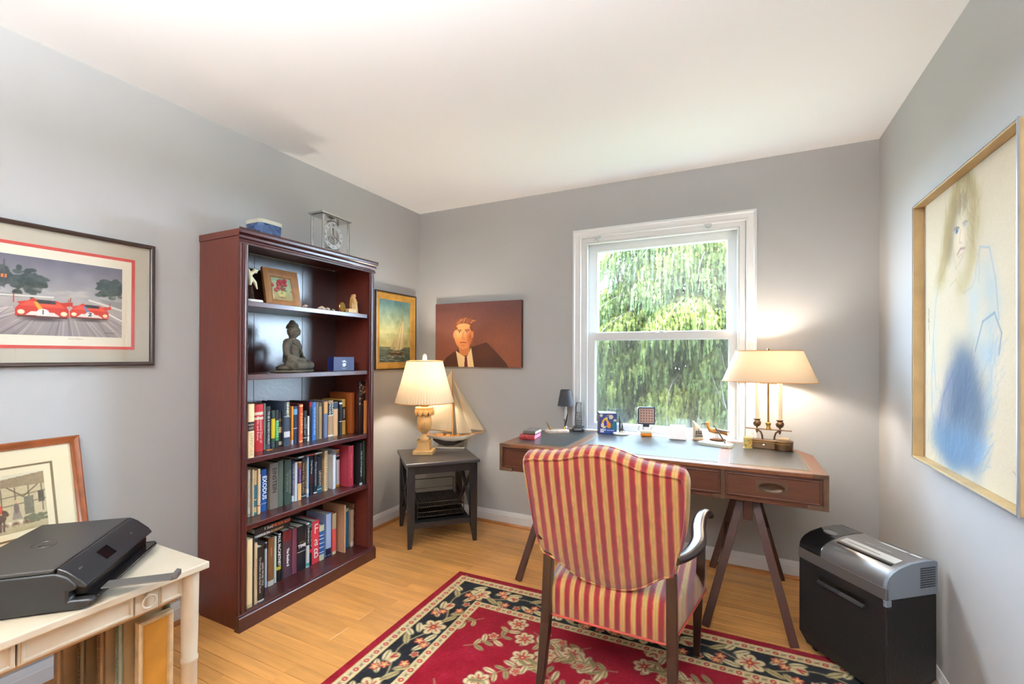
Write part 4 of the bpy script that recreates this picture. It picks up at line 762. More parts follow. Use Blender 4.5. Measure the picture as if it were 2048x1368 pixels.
t = thing('brass_disc', 'round brass medallion standing beside the carved figure', 'medallion', (.278, -1.093, Z), R(15)); b = MB(); rg = [[(x_, r_*math.cos(a), .03+r_*math.sin(a)) for a in np.linspace(0, 2*PI, 24, endpoint=False)] for r_, x_ in ((.004, .006), (.02, .004), (.028, .005), (.030, 0), (.028, -.003), (.004, -.003))]; b.loft(rg); b.build('disc', M('brass', (176, 136, 70), .3, 1), t, smooth=35); b = MB(); b.box(-.012, .002, -.012, .012, 0, .006); b.build('foot', MATS['brass'], t)
# ------------------------------------------------------------------ second shelf
Z = 1.173
t = thing('buddha_statue', 'weathered stone seated buddha statue on the second shelf', 'statue', (.19, -1.352, Z), R(28))
bst = M('weathered_stone', (76, 68, 54), .8, var=.3, vsc=30, bump=.4, bsc=160)
bl = [('s', (-.005, 0, .022), (.075, .118, .024)), ('c', [(.0, -.03, .045), (.028, -.085, .038), (.055, -.095, .034)], [.034, .032, .024]), ('c', [(.0, .03, .045), (.028, .085, .038), (.055, .095, .034)], [.034, .032, .024]),
 ('c', [(.05, -.10, .034), (.068, -.04, .034), (.066, .03, .036)], [.024, .023, .018]), ('c', [(.05, .10, .034), (.074, .04, .034), (.070, -.03, .034)], [.024, .022, .018]),
 ('c', [(-.012, 0, .05), (-.010, 0, .10), (-.006, 0, .145), (-.008, 0, .172)], [.044, .042, .05, .032]), ('s', (-.008, -.045, .160), (.026, .026, .022)), ('s', (-.008, .045, .160), (.026, .026, .022)),
 ('c', [(-.008, -.062, .158), (-.004, -.074, .115), (.004, -.076, .088)], [.020, .018, .015]), ('c', [(.004, -.076, .088), (.036, -.045, .070), (.052, -.008, .066)], [.016, .014, .011]), ('c', [(-.008, .062, .158), (-.004, .074, .115), (.004, .076, .088)], [.020, .018, .015]), ('c', [(.004, .076, .088), (.036, .045, .070), (.052, .008, .066)], [.016, .014, .011]),
 ('s', (.056, 0, .066), (.016, .026, .009)), ('c', [(-.008, 0, .17), (-.004, 0, .192)], [.020, .018]), ('s', (0, 0, .222), (.034, .032, .040)), ('s', (-.004, 0, .252), (.030, .031, .018)), ('s', (-.006, 0, .270), (.017, .017, .014)), ('s', (.035, 0, .218), (.006, .006, .012)), ('s', (.033, -.012, .228), (.004, .008, .003)), ('s', (.033, .012, .228), (.004, .008, .003)), ('s', (.033, 0, .202), (.004, .009, .003)), ('s', (0, -.033, .212), (.007, .004, .017)), ('s', (0, .033, .212), (.007, .004, .017))]
organic('body', bl, bst, t, .0042, 2)
b = MB(); b.tube([(.016, -.05, .165), (.036, -.02, .14), (.043, .01, .11), (.036, .04, .085)], .004, 6); b.tube([(.02, .03, .165), (.04, .018, .13), (.042, .004, .10)], .003, 6); b.build('robe_fold', bst, t, smooth=60)
b = MB(); b.loft([[(q[0]-.004, q[1], q[2]) for q in rrect(.085, .118, .05, z_)] for z_ in (0, .012)]); b.build('plinth', bst, t, bev=.003)
b = MB()
for k in range(60):
    a = k*2.4; h_ = (k+.5)/60; rr = math.sqrt(max(0, 1-(h_)**2)); x_, y_, z_ = -.004+.031*rr*math.cos(a), .033*rr*math.sin(a), .236+.034*h_
    if not (x_ > .012 and z_ < .25): b.ball((x_, y_, z_), .0042, 6)
b.build('hair_curls', bst, t, smooth=60)
t = thing('wooden_figure', 'slim dark wooden figure with raised arm at the near end of the second shelf', 'figurine', (.262, -1.683, Z), R(30))
organic('body', [('c', [(0, 0, .0), (0, 0, .05), (.003, .004, .09), (.004, .006, .12)], [.017, .013, .012, .006]), ('s', (.006, .008, .133), (.008, .008, .010)), ('c', [(.004, .010, .11), (.008, .022, .125), (.010, .032, .15)], [.006, .005, .003]), ('c', [(.003, -.004, .11), (.008, -.014, .085), (.014, -.008, .065)], [.006, .005, .004]), ('c', [(.004, .01, .03), (.008, .018, .0)], [.008, .005])], M('ebony', (46, 30, 24), .35), t, .0026, 2)
b = MB(); b.lathe([(.02, 0), (.02, .006), (.017, .009)], 20); b.build('base', MATS['pale_wood'], t, smooth=40)
t = thing('card_box', 'navy blue box with white crest on the second shelf', 'box', (.272, -1.147, Z), PI/2)
b = MB(); b.box(0, .158, 0, .05, 0, .082); b.build('body', M('navy_card', (24, 34, 78), .45), t, bev=.001)
wm2 = M('crest_white', (214, 216, 222), .6); b = MB()
b.prism([(.066, .044), (.092, .044), (.092, .032), (.079, .022), (.066, .032)], -.0007, -.0002, 'y')
for s_ in (-1, 1):
    for k in range(6): a = PI/2+s_*(.5+k*.3); b.cbox((.079+.021*math.cos(a+s_*PI*.55), -.0005, .037+.021*math.sin(a-.2)), (.006, .0006, .0025), 0, 0, s_*k*.5)
b.prism([(.070, .052), (.088, .052), (.090, .062), (.084, .057), (.079, .066), (.074, .057), (.068, .062)], -.0007, -.0002, 'y'); b.build('crest', wm2, t)
text('SEAL OF THE', .006, wm2, t, (.079, -.0007, .014), 'h'); text('NAVY', .005, wm2, t, (.079, -.0007, .007), 'h')
# ------------------------------------------------------------------ corner: black side table, pleated lamp, model yacht, wire trays
ta = R(46.5); TT = .56
blkw = M('black_stain', (30, 27, 27), .32, spec=.45, var=.2, vsc=8)
t = thing('end_table', 'square black wooden end table turned across the corner', 'table', (.443, -.365, 0), ta)
b = MB(); b.box(-.25, .25, -.25, .25, TT-.022, TT); b.build('table_top', M('black_stain_top', (58, 54, 54), .3, spec=.5, var=.12, vsc=12, bump=.03, bsc=120), t, bev=.005)
lg = []
for sx in (-1, 1):
    for sy in (-1, 1):
        x, y_ = sx*.211, sy*.211; b = MB(); b.box(x-.023, x+.023, y_-.023, y_+.023, .13, TT-.022)
        b.loft([[(x+a*.023, y_+c_*.023, .13) for a, c_ in ((-1, -1), (1, -1), (1, 1), (-1, 1))], [(x+sx*.009+a*.013, y_+sy*.009+c_*.013, 0) for a, c_ in ((-1, -1), (1, -1), (1, 1), (-1, 1))]]); b.build('leg', blkw, t, bev=.0015)
b = MB()
for s_ in (-1, 1): b.box(-.188, .188, s_*.214-.011, s_*.214+.011, TT-.077, TT-.022); b.box(s_*.214-.011, s_*.214+.011, -.188, .188, TT-.077, TT-.022)
b.build('apron', blkw, t)
b = MB(); b.box(-.19, .19, -.222, .222, .125, .16); b.build('shelf', blkw, t, bev=.002)
for s_ in (-1, 1):
    for a in (1, -1): b = MB(); b.bar((s_*.214, -.186*a, .162), (s_*.214, .186*a, TT-.078), .016, .022, upv=(1, 0, 0)); b.build('cross_brace', blkw, t)
def pleated_lamp(name, label, loc, rz, watts, pcol):
    t = thing(name, label, 'table lamp', loc, rz)
    al = M('alabaster', (206, 164, 106), .5, spec=.4, var=.14, vsc=14)
    b = MB(); b.box(-.07, .07, -.07, .07, 0, .026); b.build('plinth', al, t, bev=.002)
    b = MB(); b.box(-.045, .045, -.045, .045, .026, .1); b.box(-.049, .049, -.049, .049, .092, .1); b.build('pedestal', al, t, bev=.002)
    b = MB(); b.lathe([(.036, .1), (.034, .108), (.02, .122), (.017, .14), (.02, .146), (.03, .155), (.043, .175), (.05, .205), (.052, .23), (.05, .255), (.044, .272), (.04, .275)], 28); b.build('urn', al, t, smooth=50)
    b = MB()
    for k in range(20): a = 2*PI*k/20; b.tube([(.030*math.cos(a), .030*math.sin(a), .155), (.0435*math.cos(a), .0435*math.sin(a), .175), (.0505*math.cos(a), .0505*math.sin(a), .205), (.0525*math.cos(a), .0525*math.sin(a), .235)], [.0015, .0026, .0028, .001], 5)
    b.build('fluting', al, t, smooth=60)
    b = MB(); b.lathe([(.036, .272), (.05, .285), (.062, .318), (.066, .32), (.066, .332), (.03, .336)], 24); o = b.build('capital', al, t, smooth=40)
    for k in range(10):                                            # acanthus leaves
        a = 2*PI*k/10; b = MB(); rings = []
        for q, (rr, z_, w_) in enumerate(((.062, .322, .018), (.070, .308, .020), (.072, .292, .017), (.070, .278, .011), (.066, .270, .003))):
            rings.append([(rr*math.cos(a)-w_*s_*math.sin(a)-.006*abs(s_)*math.cos(a), rr*math.sin(a)+w_*s_*math.cos(a)-.006*abs(s_)*math.sin(a), z_+.004*(1-abs(s_))) for s_ in (-1, -.5, 0, .5, 1)]+[((rr-.008)*math.cos(a)-w_*s_*math.sin(a), (rr-.008)*math.sin(a)+w_*s_*math.cos(a), z_) for s_ in (1, 0, -1)])
        b.loft(rings); b.build('acanthus_leaf', al, o, smooth=60)
    br = M('brass', (176, 136, 70), .3, 1)
    b = MB(); b.lathe([(.03, .335), (.03, .345), (.012, .352), (.012, .40), (.016, .405), (.016, .44), (.004, .445)], 16); b.build('socket', br, t, smooth=40)
    b = MB(); b.tube([(.055*s_*math.sin(a), 0, .43+.112*(1-math.cos(a))) if True else 0 for s_ in (1,) for a in np.linspace(.05, PI-.05, 16)], .002, 6); b.tube([(-.055*math.sin(a), 0, .43+.112*(1-math.cos(a))) for a in np.linspace(.05, PI-.05, 16)], .002, 6); b.build('harp', br, t)
    b = MB(); b.lathe([(.006, .655), (.009, .662), (.015, .672), (.017, .69), (.013, .708), (.004, .718)], 16); b.build('finial', M('finial_white', (236, 232, 222), .3), t, smooth=60)
    n = 132; rt_, rb, zt, zb = .127, .208, .665, .368; v0 = []
    sm = MATS.get(name+'_shade') or SHADE(name+'_shade', pcol, (.155, .115, .07)); b = MB()
    rings = [[((r_*(1+.012*(k % 2)))*math.cos(2*PI*k/n), (r_*(1+.012*(k % 2)))*math.sin(2*PI*k/n), z_) for k in range(n)] for r_, z_ in ((rt_, zt), ((rt_+rb)/2-.003, (zt+zb)/2), (rb, zb))]
    b.loft(rings, caps=False); b.build('pleated_shade', sm, t, fix=False)
    tm_ = M('shade_trim', (206, 150, 92), .7)
    for r_, z_ in ((rt_+.001, zt), (rb+.002, zb)): b = MB(); b.tube([(r_*math.cos(a), r_*math.sin(a), z_) for a in np.linspace(0, 2*PI, 65)], .0035, 6, caps=False); b.build('shade_trim', tm_, t, smooth=60)
    b = MB()
    for k in range(3): a = 2*PI*k/3+.3; b.tube([(0, 0, .655), (.125*math.cos(a), .125*math.sin(a), .664)], .0018, 5)
    b.build('spider', br, t)
    b = MB(); b.ball((0, 0, .49), (.03, .03, .04), 14); b.build('bulb', EMIT(name+'_bulb', (1, .80, .55), 3), t, smooth=60)
    l = bpy.data.lights.new(name+'_light', 'POINT'); l.energy = watts; l.color = (1, .90, .77); l.shadow_soft_size = .04; lo = bpy.data.objects.new(name+'_light', l); COL.objects.link(lo); lo.parent = t; lo.location = (0, 0, .545)
    return t
pleated_lamp('table_lamp', 'lit table lamp with cream pleated shade on the black end table', (.345, -.381, TT+.001), R(26), LAMP_T, (250, 232, 200))
pleated_lamp('console_lamp', 'lit pleated table lamp on the cream table beyond the racing print', (.34, -2.80, TZ+.001), R(10), LAMP_L, (250, 232, 200))
# model yacht: local x runs stern to bow
t = thing('model_yacht', 'wooden model sailing yacht with cream sails on the end table', 'model boat', (.416, -.154, TT+.001), R(25))
def hull(z0s, scale_w, zlo):
    rings = []
    for x, w, zt, zb in ((-.20, .012, .112, .100), (-.16, .026, .105, .085), (-.10, .038, .098, .066), (-.03, .044, .094, .052), (.04, .040, .094, .050), (.10, .030, .098, .062), (.15, .016, .105, .082), (.185, .003, .112, .105)):
        pts = [(x, -w, zt)]+[(x, -w*math.cos(a)*(.98), zt-(zt-zb)*math.sin(a)) for a in np.linspace(.25, PI-.25, 7)]+[(x, w, zt)]
        rings.append(pts)
    return rings
b = MB(); b.loft(hull(0, 1, 0)); b.build('hull', M('yacht_white', (236, 226, 206), .35), t, smooth=50)
b = MB(); rings = []
for x, w, zt, zb in ((-.13, .012, .076, .060), (-.09, .03, .070, .034), (-.03, .033, .058, .018), (.03, .028, .056, .022), (.08, .018, .066, .045), (.12, .004, .074, .068)):
    rings.append([(x, -w, zt)]+[(x, -w*math.cos(a)*.9*(1-.55*math.sin(a)), zt-(zt-zb)*math.sin(a)) for a in np.linspace(.3, PI-.3, 5)]+[(x, w, zt)])
b.loft(rings); b.build('keel', M('yacht_black', (36, 32, 32), .3), t, smooth=50)
tk = M('yacht_wood', (176, 122, 62), .45)
b = MB(); b.loft([[(x, -w, z_) for x, w, z_ in ((-.195, .010, .112), (-.1, .035, .1), (0, .041, .096), (.1, .027, .100), (.18, .003, .112))], [(x, w, z_) for x, w, z_ in ((-.195, .010, .112), (-.1, .035, .1), (0, .041, .096), (.1, .027, .100), (.18, .003, .112))]], caps=False, closed=False); b.build('deck', tk, t)
for q_ in ((-.10, -.05, .014, .112), (-.03, .0, .012, .108), (.05, .07, .01, .107)): b = MB(); b.box(q_[0], q_[1], -q_[2], q_[2], .096, q_[3]); b.build('deck_house', tk, t, bev=.001)
b = MB(); b.tube([(-.15, 0, .1), (-.15, 0, .115)], .004, 6); b.build('helm', tk, t)
b = MB(); b.tube([(.02, 0, .09), (.016, 0, .45), (.012, 0, .605)], [.0045, .004, .002], 8); b.build('mast', tk, t, smooth=60)
b = MB(); b.tube([(.15, 0, .108), (.275, 0, .135)], [.004, .002], 6); b.build('bowsprit', tk, t)
b = MB(); b.tube([(.015, 0, .128), (-.26, 0, .148)], .003, 6); b.tube([(.014, 0, .40), (-.065, 0, .495)], .0025, 6); b.build('boom', tk, t)
sl = SHADE('sail_cloth', (240, 226, 196), S(220, 196, 150))
def sail(name, pts, belly):
    a, b_, c_ = [Vector(p) for p in pts[:3]]; d_ = Vector(pts[3]) if len(pts) > 3 else c_; m_ = MB(); n = 8; rings = []
    for i in range(n+1):
        u = i/n; l, r_ = a.lerp(d_, u), b_.lerp(c_, u); rings.append([tuple(l.lerp(r_, v)+Vector((0, -belly*math.sin(PI*v)*math.sin(PI*min(u*.9+.1, 1)), 0))) for v in np.linspace(0, 1, n+1)])
    m_.loft(rings, caps=False, closed=False); m_.build(name, sl, t, smooth=180, fix=False)
sail('mainsail', [(-.25, 0, .15), (.012, 0, .132), (.012, 0, .40), (-.065, 0, .493)], .02); sail('topsail', [(-.06, 0, .497), (.012, 0, .41), (.012, 0, .598)], .008)
sail('staysail', [(.05, 0, .115), (.165, 0, .118), (.022, 0, .43)], .018); sail('jib', [(.13, 0, .150), (.262, 0, .136), (.025, 0, .52)], .022)
b = MB()
for p, q in (((.275, 0, .135), (.018, 0, .54)), ((.17, 0, .112), (.02, 0, .44)), ((-.2, 0, .112), (.012, 0, .6)), ((.02, .04, .096), (.016, 0, .45)), ((.02, -.04, .096), (.016, 0, .45)), ((-.02, .04, .096), (.014, 0, .50)), ((-.02, -.04, .096), (.014, 0, .50)), ((.275, 0, .135), (.14, 0, .085))): b.tube([p, q], .0007, 4)
b.build('rigging', M('cord', (190, 160, 110), .8), t)
b = MB(); b.loft([[(x, y_, z_) for x, y_ in ((-.15, -.02), (.11, -.02), (.11, .02), (-.15, .02))] for z_ in (0, .012)]); b.build('stand', M('pewter', (176, 168, 152), .35, .7), t, bev=.002)
b = MB()
for x, zt in ((-.09, .036), (.10, .06)): b.tube([(x, 0, .012), (x, 0, zt)], .0022, 6)
b.build('stand_rod', MATS['brass'], t)
# two-tier wire letter tray on the lower shelf
t = thing('letter_tray', 'two-tier smoked wire letter tray on the end table shelf', 'letter tray', (.443, -.365, .161), ta)
wr = M('dark_wire', (74, 62, 48), .3, .8); sm_ = M('smoked_mesh', (60, 52, 46), .4, .4)
for z_ in (.02, .085):
    b = MB(); b.box(-.155, .155, -.17, .17, z_, z_+.002); b.build('tray_floor', GLASS('smoked_tray', .06, diff=.75, dcol=(.028, .022, .018)), t)
    b = MB()
    for k in range(22): x = -.15+k*.3/21; b.tube([(x, -.17, z_+.004), (x, .17, z_+.004)], .0012, 4, caps=False)
    b.build('tray_wires', wr, t)
    b = MB()
    for zz in (z_, z_+.03): b.tube([(-.155, -.17, zz), (.155, -.17, zz), (.155, .17, zz), (-.155, .17, zz), (-.155, -.17, zz)], .0025, 6, caps=False)
    b.build('tray_rim', wr, t)
b = MB()
for sx in (-1, 1): b.tube([(sx*.16, -.15, .0), (sx*.16, -.15, .12), (sx*.16, 0, .17), (sx*.16, .15, .185), (sx*.16, .17, .18), (sx*.16, .17, 0)], .003, 6)
b.tube([(-.16, .17, .185), (.16, .17, .185)], .003, 6); b.build('tray_frame', wr, t, smooth=60)
# ------------------------------------------------------------------ campaign desk
mah = M('mahogany', (70, 34, 20), .34, spec=.45, var=.22, vsc=7, stretch=(1.2, 9, 9), coat=.1)
mahl = M('mahogany_light', (104, 60, 34), .34, spec=.45, var=.18, vsc=8, stretch=(9, 1.2, 9), coat=.1)
brassd = M('aged_brass', (82, 58, 40), .45, .35, var=.2, vsc=20)
DZ = .76; t = thing('writing_desk', 'mahogany campaign desk with leather inset top under the window', 'desk', (1.932, -.38, 0), world=True)
top = [(1.142, -.73), (2.722, -.73), (2.722, -.28), (2.61, -.03), (1.254, -.03), (1.142, -.28)]
b = MB(); b.prism(top, DZ-.02, DZ, 'z'); b.build('desk_top', mahl, t, bev=.003)
ins = [(1.15, -.722), (2.714, -.722), (2.714, -.285), (2.604, -.04), (1.26, -.04), (1.15, -.285)]
b = MB(); b.prism(ins, .606, DZ-.02, 'z'); b.build('case', mah, t, bev=.002)
lea = M('blue_black_leather', (38, 42, 42), .30, spec=.9, var=.3, vsc=9, bump=.10, bsc=260, coat=.1); gt = M('gilt_line', (150, 132, 92), .4, .4)
for x0, x1, ch in ((1.205, 1.527, -1), (1.571, 2.288, 0), (2.338, 2.664, 1)):
    y0, y1 = -.672, -.085; pl_ = [(x0, y0), (x1, y0), (x1, y1), (x0, y1)]
    if ch == 1: pl_ = [(x0, y0), (x1, y0), (x1, -.26), (x1-.075, y1), (x0, y1)]
    if ch == -1: pl_ = [(x0, y0), (x1, y0), (x1, y1), (x0+.075, y1), (x0, -.26)]
    b = MB(); b.prism(pl_, DZ+.0002, DZ+.0008, 'z'); o = b.build('leather_inset', lea, t)
    b = MB(); cx, cy = (x0+x1)/2, (y0+y1)/2
    for s_, w_ in ((1.0, .0018), (.965, .0012)):
        q = [(cx+(x-cx)*(1-(1-s_)*.6/(x1-x0)), cy+(y_-cy)*s_) for x, y_ in pl_]
        for (ax, ay), (bx_, by_) in zip(q, q[1:]+q[:1]): b.bar((ax, ay, DZ+.001), (bx_, by_, DZ+.001), w_*1.1, .0006)
    b.build('gilt_tooling', gt, o).location = (-1.932+1.932, 0, 0)
    bpy.data.objects[-1] if False else None
for o in [q for q in bpy.data.objects if q.name.startswith('gilt_tooling')]: o.location = (-1.932, .38, 0)
for x0, x1 in ((1.170, 1.539), (1.564, 2.300), (2.325, 2.694)):
    b = MB(); b.box(x0, x1, -.731, -.7225, .630, .734); o = b.build('drawer', mah, t, bev=.0015)
    b = MB(); b.frame(x1-x0, .104, [(0, 0), (0, -.0045), (.004, -.006), (.007, -.0035), (.007, 0)]); b.build('cock_bead', mah, o, loc=(x0-1.932, -.731+.38, .630), smooth=30)
    cx = (x0+x1)/2
    b = MB(); b.box(cx-.062, cx+.062, -.7325, -.731, .655, .709); b.build('pull_plate', brassd, o, bev=.0008).location = (-1.932, .38, 0)
    b = MB(); b.loft([[(cx+a_*math.cos(k*2*PI/28), y_, .682+b_*math.sin(k*2*PI/28)) for k in range(28)] for a_, b_, y_ in ((.050, .020, -.7326), (.052, .0215, -.7345), (.047, .018, -.7345), (.045, .0165, -.733), (.01, .004, -.7328))]); b.build('recessed_pull', M('aged_brass_dark', (58, 42, 30), .4, .7), o, smooth=50).location = (-1.932, .38, 0)
for x0, x1, z0, z1 in ((1.141, 1.162, .606, .742), (2.702, 2.723, .606, .742), (1.162, 1.22, .606, .626), (2.645, 2.702, .606, .626), (2.304, 2.321, .606, .740), (1.543, 1.560, .606, .740), (2.27, 2.304, .606, .624), (1.141, 1.20, .742, .7605), (2.664, 2.723, .742, .7605)):
    b = MB(); b.box(x0, x1, -.7315, -.7215, z0, z1); b.build('brass_strap', brassd, t, bev=.0008)
for x_ in (1.175, 1.21, 2.655, 2.69, 2.28, 2.295): b = MB(); b.ball((x_, -.7315, .616), (.003, .0015, .003), 8); b.build('screw', brassd, t)
leg = M('mahogany_leg', (60, 31, 22), .35, var=.2, vsc=8, stretch=(8, 8, 1))
for cx in (1.446, 2.418):
    for fy, ty in ((-.735, -.60), (-.06, -.18)):
        for s_ in (-1, 1): b = MB(); b.bar((cx+s_*.022, ty, .608), (cx+s_*.18, fy, .0), .036, .026, .036, .026, (0, 1, 0)); b.build('trestle_leg', leg, t, bev=.002)
    for s_ in (-1, 1): b = MB(); b.bar((cx+s_*.104, -.675, .29), (cx+s_*.104, -.125, .29), .018, .034); b.build('stretcher', leg, t, bev=.002)
    b = MB(); b.box(cx-.02, cx+.02, -.63, -.56, .49, .606); b.build('apex_block', leg, t, bev=.002)
    b = MB(); b.box(cx-.03, cx+.03, -.64, -.14, .586, .606); b.build('top_rail', leg, t, bev=.002)
# ------------------------------------------------------------------ things on the desk
Z = DZ+.0015
def dbook(label, x0, y0, w, d, z0, h, c1, rz, pc=(220, 206, 200), ribs=0):
    t = thing('book', label, 'book', (x0, y0, z0), rz, 'books on the desk'); cm = bm_(c1)
    b = MB(); b.box(0, w, 0, d, 0, .003); b.box(0, w, 0, d, h-.003, h); b.prism([(0, .0), (-.004, h*.25), (-.004, h*.75), (0, h), (.003, h), (.003, 0)], 0, d, 'y'); b.build('cover', cm, t, smooth=40)
    b = MB(); b.box(.003, w-.004, .003, d-.003, .003, h-.003); b.build('pages', M('pages_%d' % pc[2], pc, .8, bump=.2, bsc=300), t)
    for k in range(ribs): b = MB(); b.box(-.0055, .0005, d*(.2+.2*k), d*(.2+.2*k)+.006, .002, h-.002); b.build('rib', cm, t, bev=.001)
    return t
dbook('red leather book with pink page edges, lower of two at the desk end', 1.282, -.548, .16, .094, Z, .028, (150, 42, 40), R(98), (226, 130, 150), 3)
dbook('grey book lying on top of the red one at the desk end', 1.278, -.53, .13, .076, Z+.0285, .02, (92, 82, 74), R(95))
brs = M('brass', (176, 136, 70), .3, 1)
t = thing('candlestick_lamp', 'small candlestick lamp with black shade at the end of the desk', 'table lamp', (1.318, -.098, Z))
b = MB(); b.lathe([(.03, 0), (.032, .006), (.014, .014), (.008, .03), (.012, .04), (.007, .05), (.013, .066), (.014, .07), (.009, .074)], 20); b.build('base', silver, t, smooth=50)
b = MB(); b.lathe([(.0095, .07), (.0095, .175)], 14); b.build('candle_tube', M('white_tube', (232, 230, 224), .4), t, smooth=50)
b = MB(); b.lathe([(.036, .272), (.056, .165), (.054, .165), (.034, .272)], 32, caps=False); b.build('shade', M('black_shade', (44, 44, 48), .75, sheen=.2), t, smooth=50)
for r_, z_ in ((.0355, .272), (.0555, .166)): b = MB(); b.tube([(r_*math.cos(a), r_*math.sin(a), z_) for a in np.linspace(0, 2*PI, 41)], .0016, 6, caps=False); b.build('shade_rim', blk, t)
t = thing('pen_stand', 'marble pen stand with two pens before the small black lamp', 'pen stand', (1.3, -.215, Z), R(40))
mar = M('brown_marble', (196, 176, 160), .35, var=.3, vsc=22)
b = MB(); rr = [[(x*(1+.02*math.sin(7*x*30)), y_, z_) for x, y_, z_ in rrect(.078*k, .036*k, .02*k, zz, 4)] for zz, k in ((0, 1), (.01, 1.02), (.016, .97), (.018, .9))]; b.loft(rr); b.build('base', mar, t, smooth=35)
for x_, tx, c_ in ((-.045, -.028, (120, 92, 60)), (.05, .024, (24, 22, 22))):
    b = MB(); b.tube([(x_, 0, .016), (x_+tx*.25, 0, .035)], [.008, .006], 10); b.build('pen_socket', brs, t, smooth=50)
    h_ = .10 if c_[0] < 50 else .05; b = MB(); b.tube([(x_, 0, .02), (x_+tx*.5, 0, .02+h_*.45), (x_+tx, 0, .02+h_)], [.0035, .0052, .003], 10); b.build('pen', M('pen_%d' % c_[0], c_, .3), t, smooth=50)
t = thing('cordless_phone', 'black cordless phone standing in its charger by the window', 'telephone', (1.405, -.082, Z), R(12))
ph = M('phone_black', (38, 38, 40), .35); pk = M('phone_key', (120, 118, 114), .5)
b = MB(); b.loft([[(x, y_, z_*1) for x, y_, z_ in rrect(.042, .046, .02, zz)] for zz in (0, .012)]+[[(x, y_, .026 if y_ > 0 else .02) for x, y_, _ in rrect(.038, .042, .018, 0)]]); b.build('charger', ph, t, bev=.002, smooth=40)
b = MB(); tl_ = R(-14); rg = []
for k, (w_, d_) in enumerate(((.021, .011), (.023, .013), (.023, .0135), (.022, .012), (.023, .013), (.02, .010))):
    zz = .018+k*.034; rg.append([(x, y_+zz*.18-.004, zz) for x, y_, _ in rrect(w_, d_, .008, 0)])
b.loft(rg); o = b.build('handset', ph, t, smooth=50)
for i in range(5):
    for j in range(3): zz = .045+i*.015; b = MB(); b.cbox(((j-1)*.0125, zz*.18-.0185, zz), (.009, .002, .008), 0, -.18); b.build('key', pk, o, bev=.0008)
b = MB(); b.cbox((0, .142*.18-.0182, .142), (.03, .002, .03), 0, -.18); b.build('display', M('phone_display', (90, 96, 92), .2), o)
b = MB(); b.cbox((0, .178*.18-.0165, .178), (.02, .002, .004), 0, -.18); b.build('earpiece', MATS['phone_key'], o)
t = thing('tissue_box', 'cube tissue box printed with flowers and a keyhole arch', 'tissue box', (1.565, -.14, Z), R(22))
bx_ = .112; b = MB(); b.box(0, bx_, 0, bx_, 0, .132); b.build('carton', M('carton_blue', (52, 62, 104), .5), t, bev=.0015)
b = MB(); b.lathe([(.03, .1322), (.03, .1328), (.001, .1328)], 24, (bx_/2, bx_/2, 0)); b.build('opening', M('carton_white', (196, 198, 206), .6), t)
b = MB()
for k in range(7): a = k*.9; b.bar((bx_/2+.02*math.cos(a), bx_/2+.02*math.sin(a), .133), (bx_/2+.004*math.cos(a+1), bx_/2+.004*math.sin(a+1), .137), .012, .0006)
b.build('tissue', M('tissue_white', (236, 236, 238), .8), t)
for fi in range(2):
    c = Cv(bx_, .132, .001, (60, 66, 116)); r_ = np.random.default_rng(30+fi)
    for k in range(14): c.ell(r_.uniform(0, bx_), r_.uniform(.03, .13), .012, .004, ((50, 96, 80), (40, 60, 110), (186, 140, 100), (58, 120, 90))[k % 4], r_.uniform(0, 3))
    for x, y_, q in ((.075, .108, .013), (.045, .098, .008), (.03, .045, .010), (.1, .085, .009), (.012, .118, .009)):
        for k in range(6): a = k*PI/3; c.ell(x+q*.7*math.cos(a), y_+q*.7*math.sin(a), q*.55, q*.38, (226, 222, 206), a)
        c.ell(x, y_, q*.3, q*.3, (214, 190, 80))
    if fi == 0:
        c.poly([(.012, .045), (.066, .045), (.06, .08), (.045, .1), (.03, .1), (.017, .08)], (232, 176, 44)); c.poly([(.028, .05), (.05, .05), (.048, .078), (.039, .09), (.03, .078)], (60, 46, 140)); c.ell(.02, .055, .01, .014, (240, 224, 190)); c.ell(.062, .055, .012, .02, (230, 140, 40))
        c.rect(0, bx_, 0, .034, (44, 70, 140)); c.rect(.006, .030, .008, .032, (214, 212, 218)); c.ell(.037, .024, .005, .005, (236, 240, 246)); c.ell(.1, .05, .02, .03, (44, 104, 120))
    else: c.rect(0, bx_, 0, .132, (150, 110, 110), .45)
    c.mesh('printed_side', artm, t, (0, -.0006, 0) if fi == 0 else (-.0006, bx_, 0), rot=(0, 0, 0) if fi == 0 else (0, 0, -PI/2))
    if fi == 0: text('facial tissue', .010, M('print_white', (230, 234, 244), .6), t, (.072, -.001, .022), 'h', fat=.0002)
t = thing('figure_on_disc', 'dark standing figurines on a white stone disc', 'figurine', (1.697, -.108, Z), R(25))
b = MB(); b.lathe([(.046, 0), (.05, .004), (.049, .010), (.044, .012)], 32); b.build('disc', M('white_marble', (226, 222, 214), .4), t, smooth=40)
dk = M('dark_bronze', (70, 66, 58), .4, .5); b = MB(); b.box(-.022, .03, -.006, .014, .012, .0165); b.build('plate', M('pewter', (176, 168, 152), .35, .7), t, bev=.001)
organic('tall_figure', [('c', [(-.006, 0, .015), (-.006, 0, .06), (-.007, 0, .10), (-.006, 0, .124)], [.006, .0065, .0055, .0025]), ('c', [(-.006, 0, .09), (.002, 0, .07)], [.003, .002])], dk, t, .0022, 1)
organic('short_figure', [('c', [(.008, 0, .016), (.010, 0, .045), (.007, 0, .075), (.006, 0, .088)], [.004, .006, .004, .002]), ('c', [(.010, 0, .04), (.018, 0, .028), (.026, 0, .018)], [.004, .003, .002]), ('c', [(.009, 0, .055), (.0, 0, .03), (-.002, 0, .017)], [.003, .0025, .002])], dk, t, .0022, 1)
t = thing('led_work_light', 'square LED work light on an amber and cream base', 'work light', (1.852, -.085, Z), R(20))
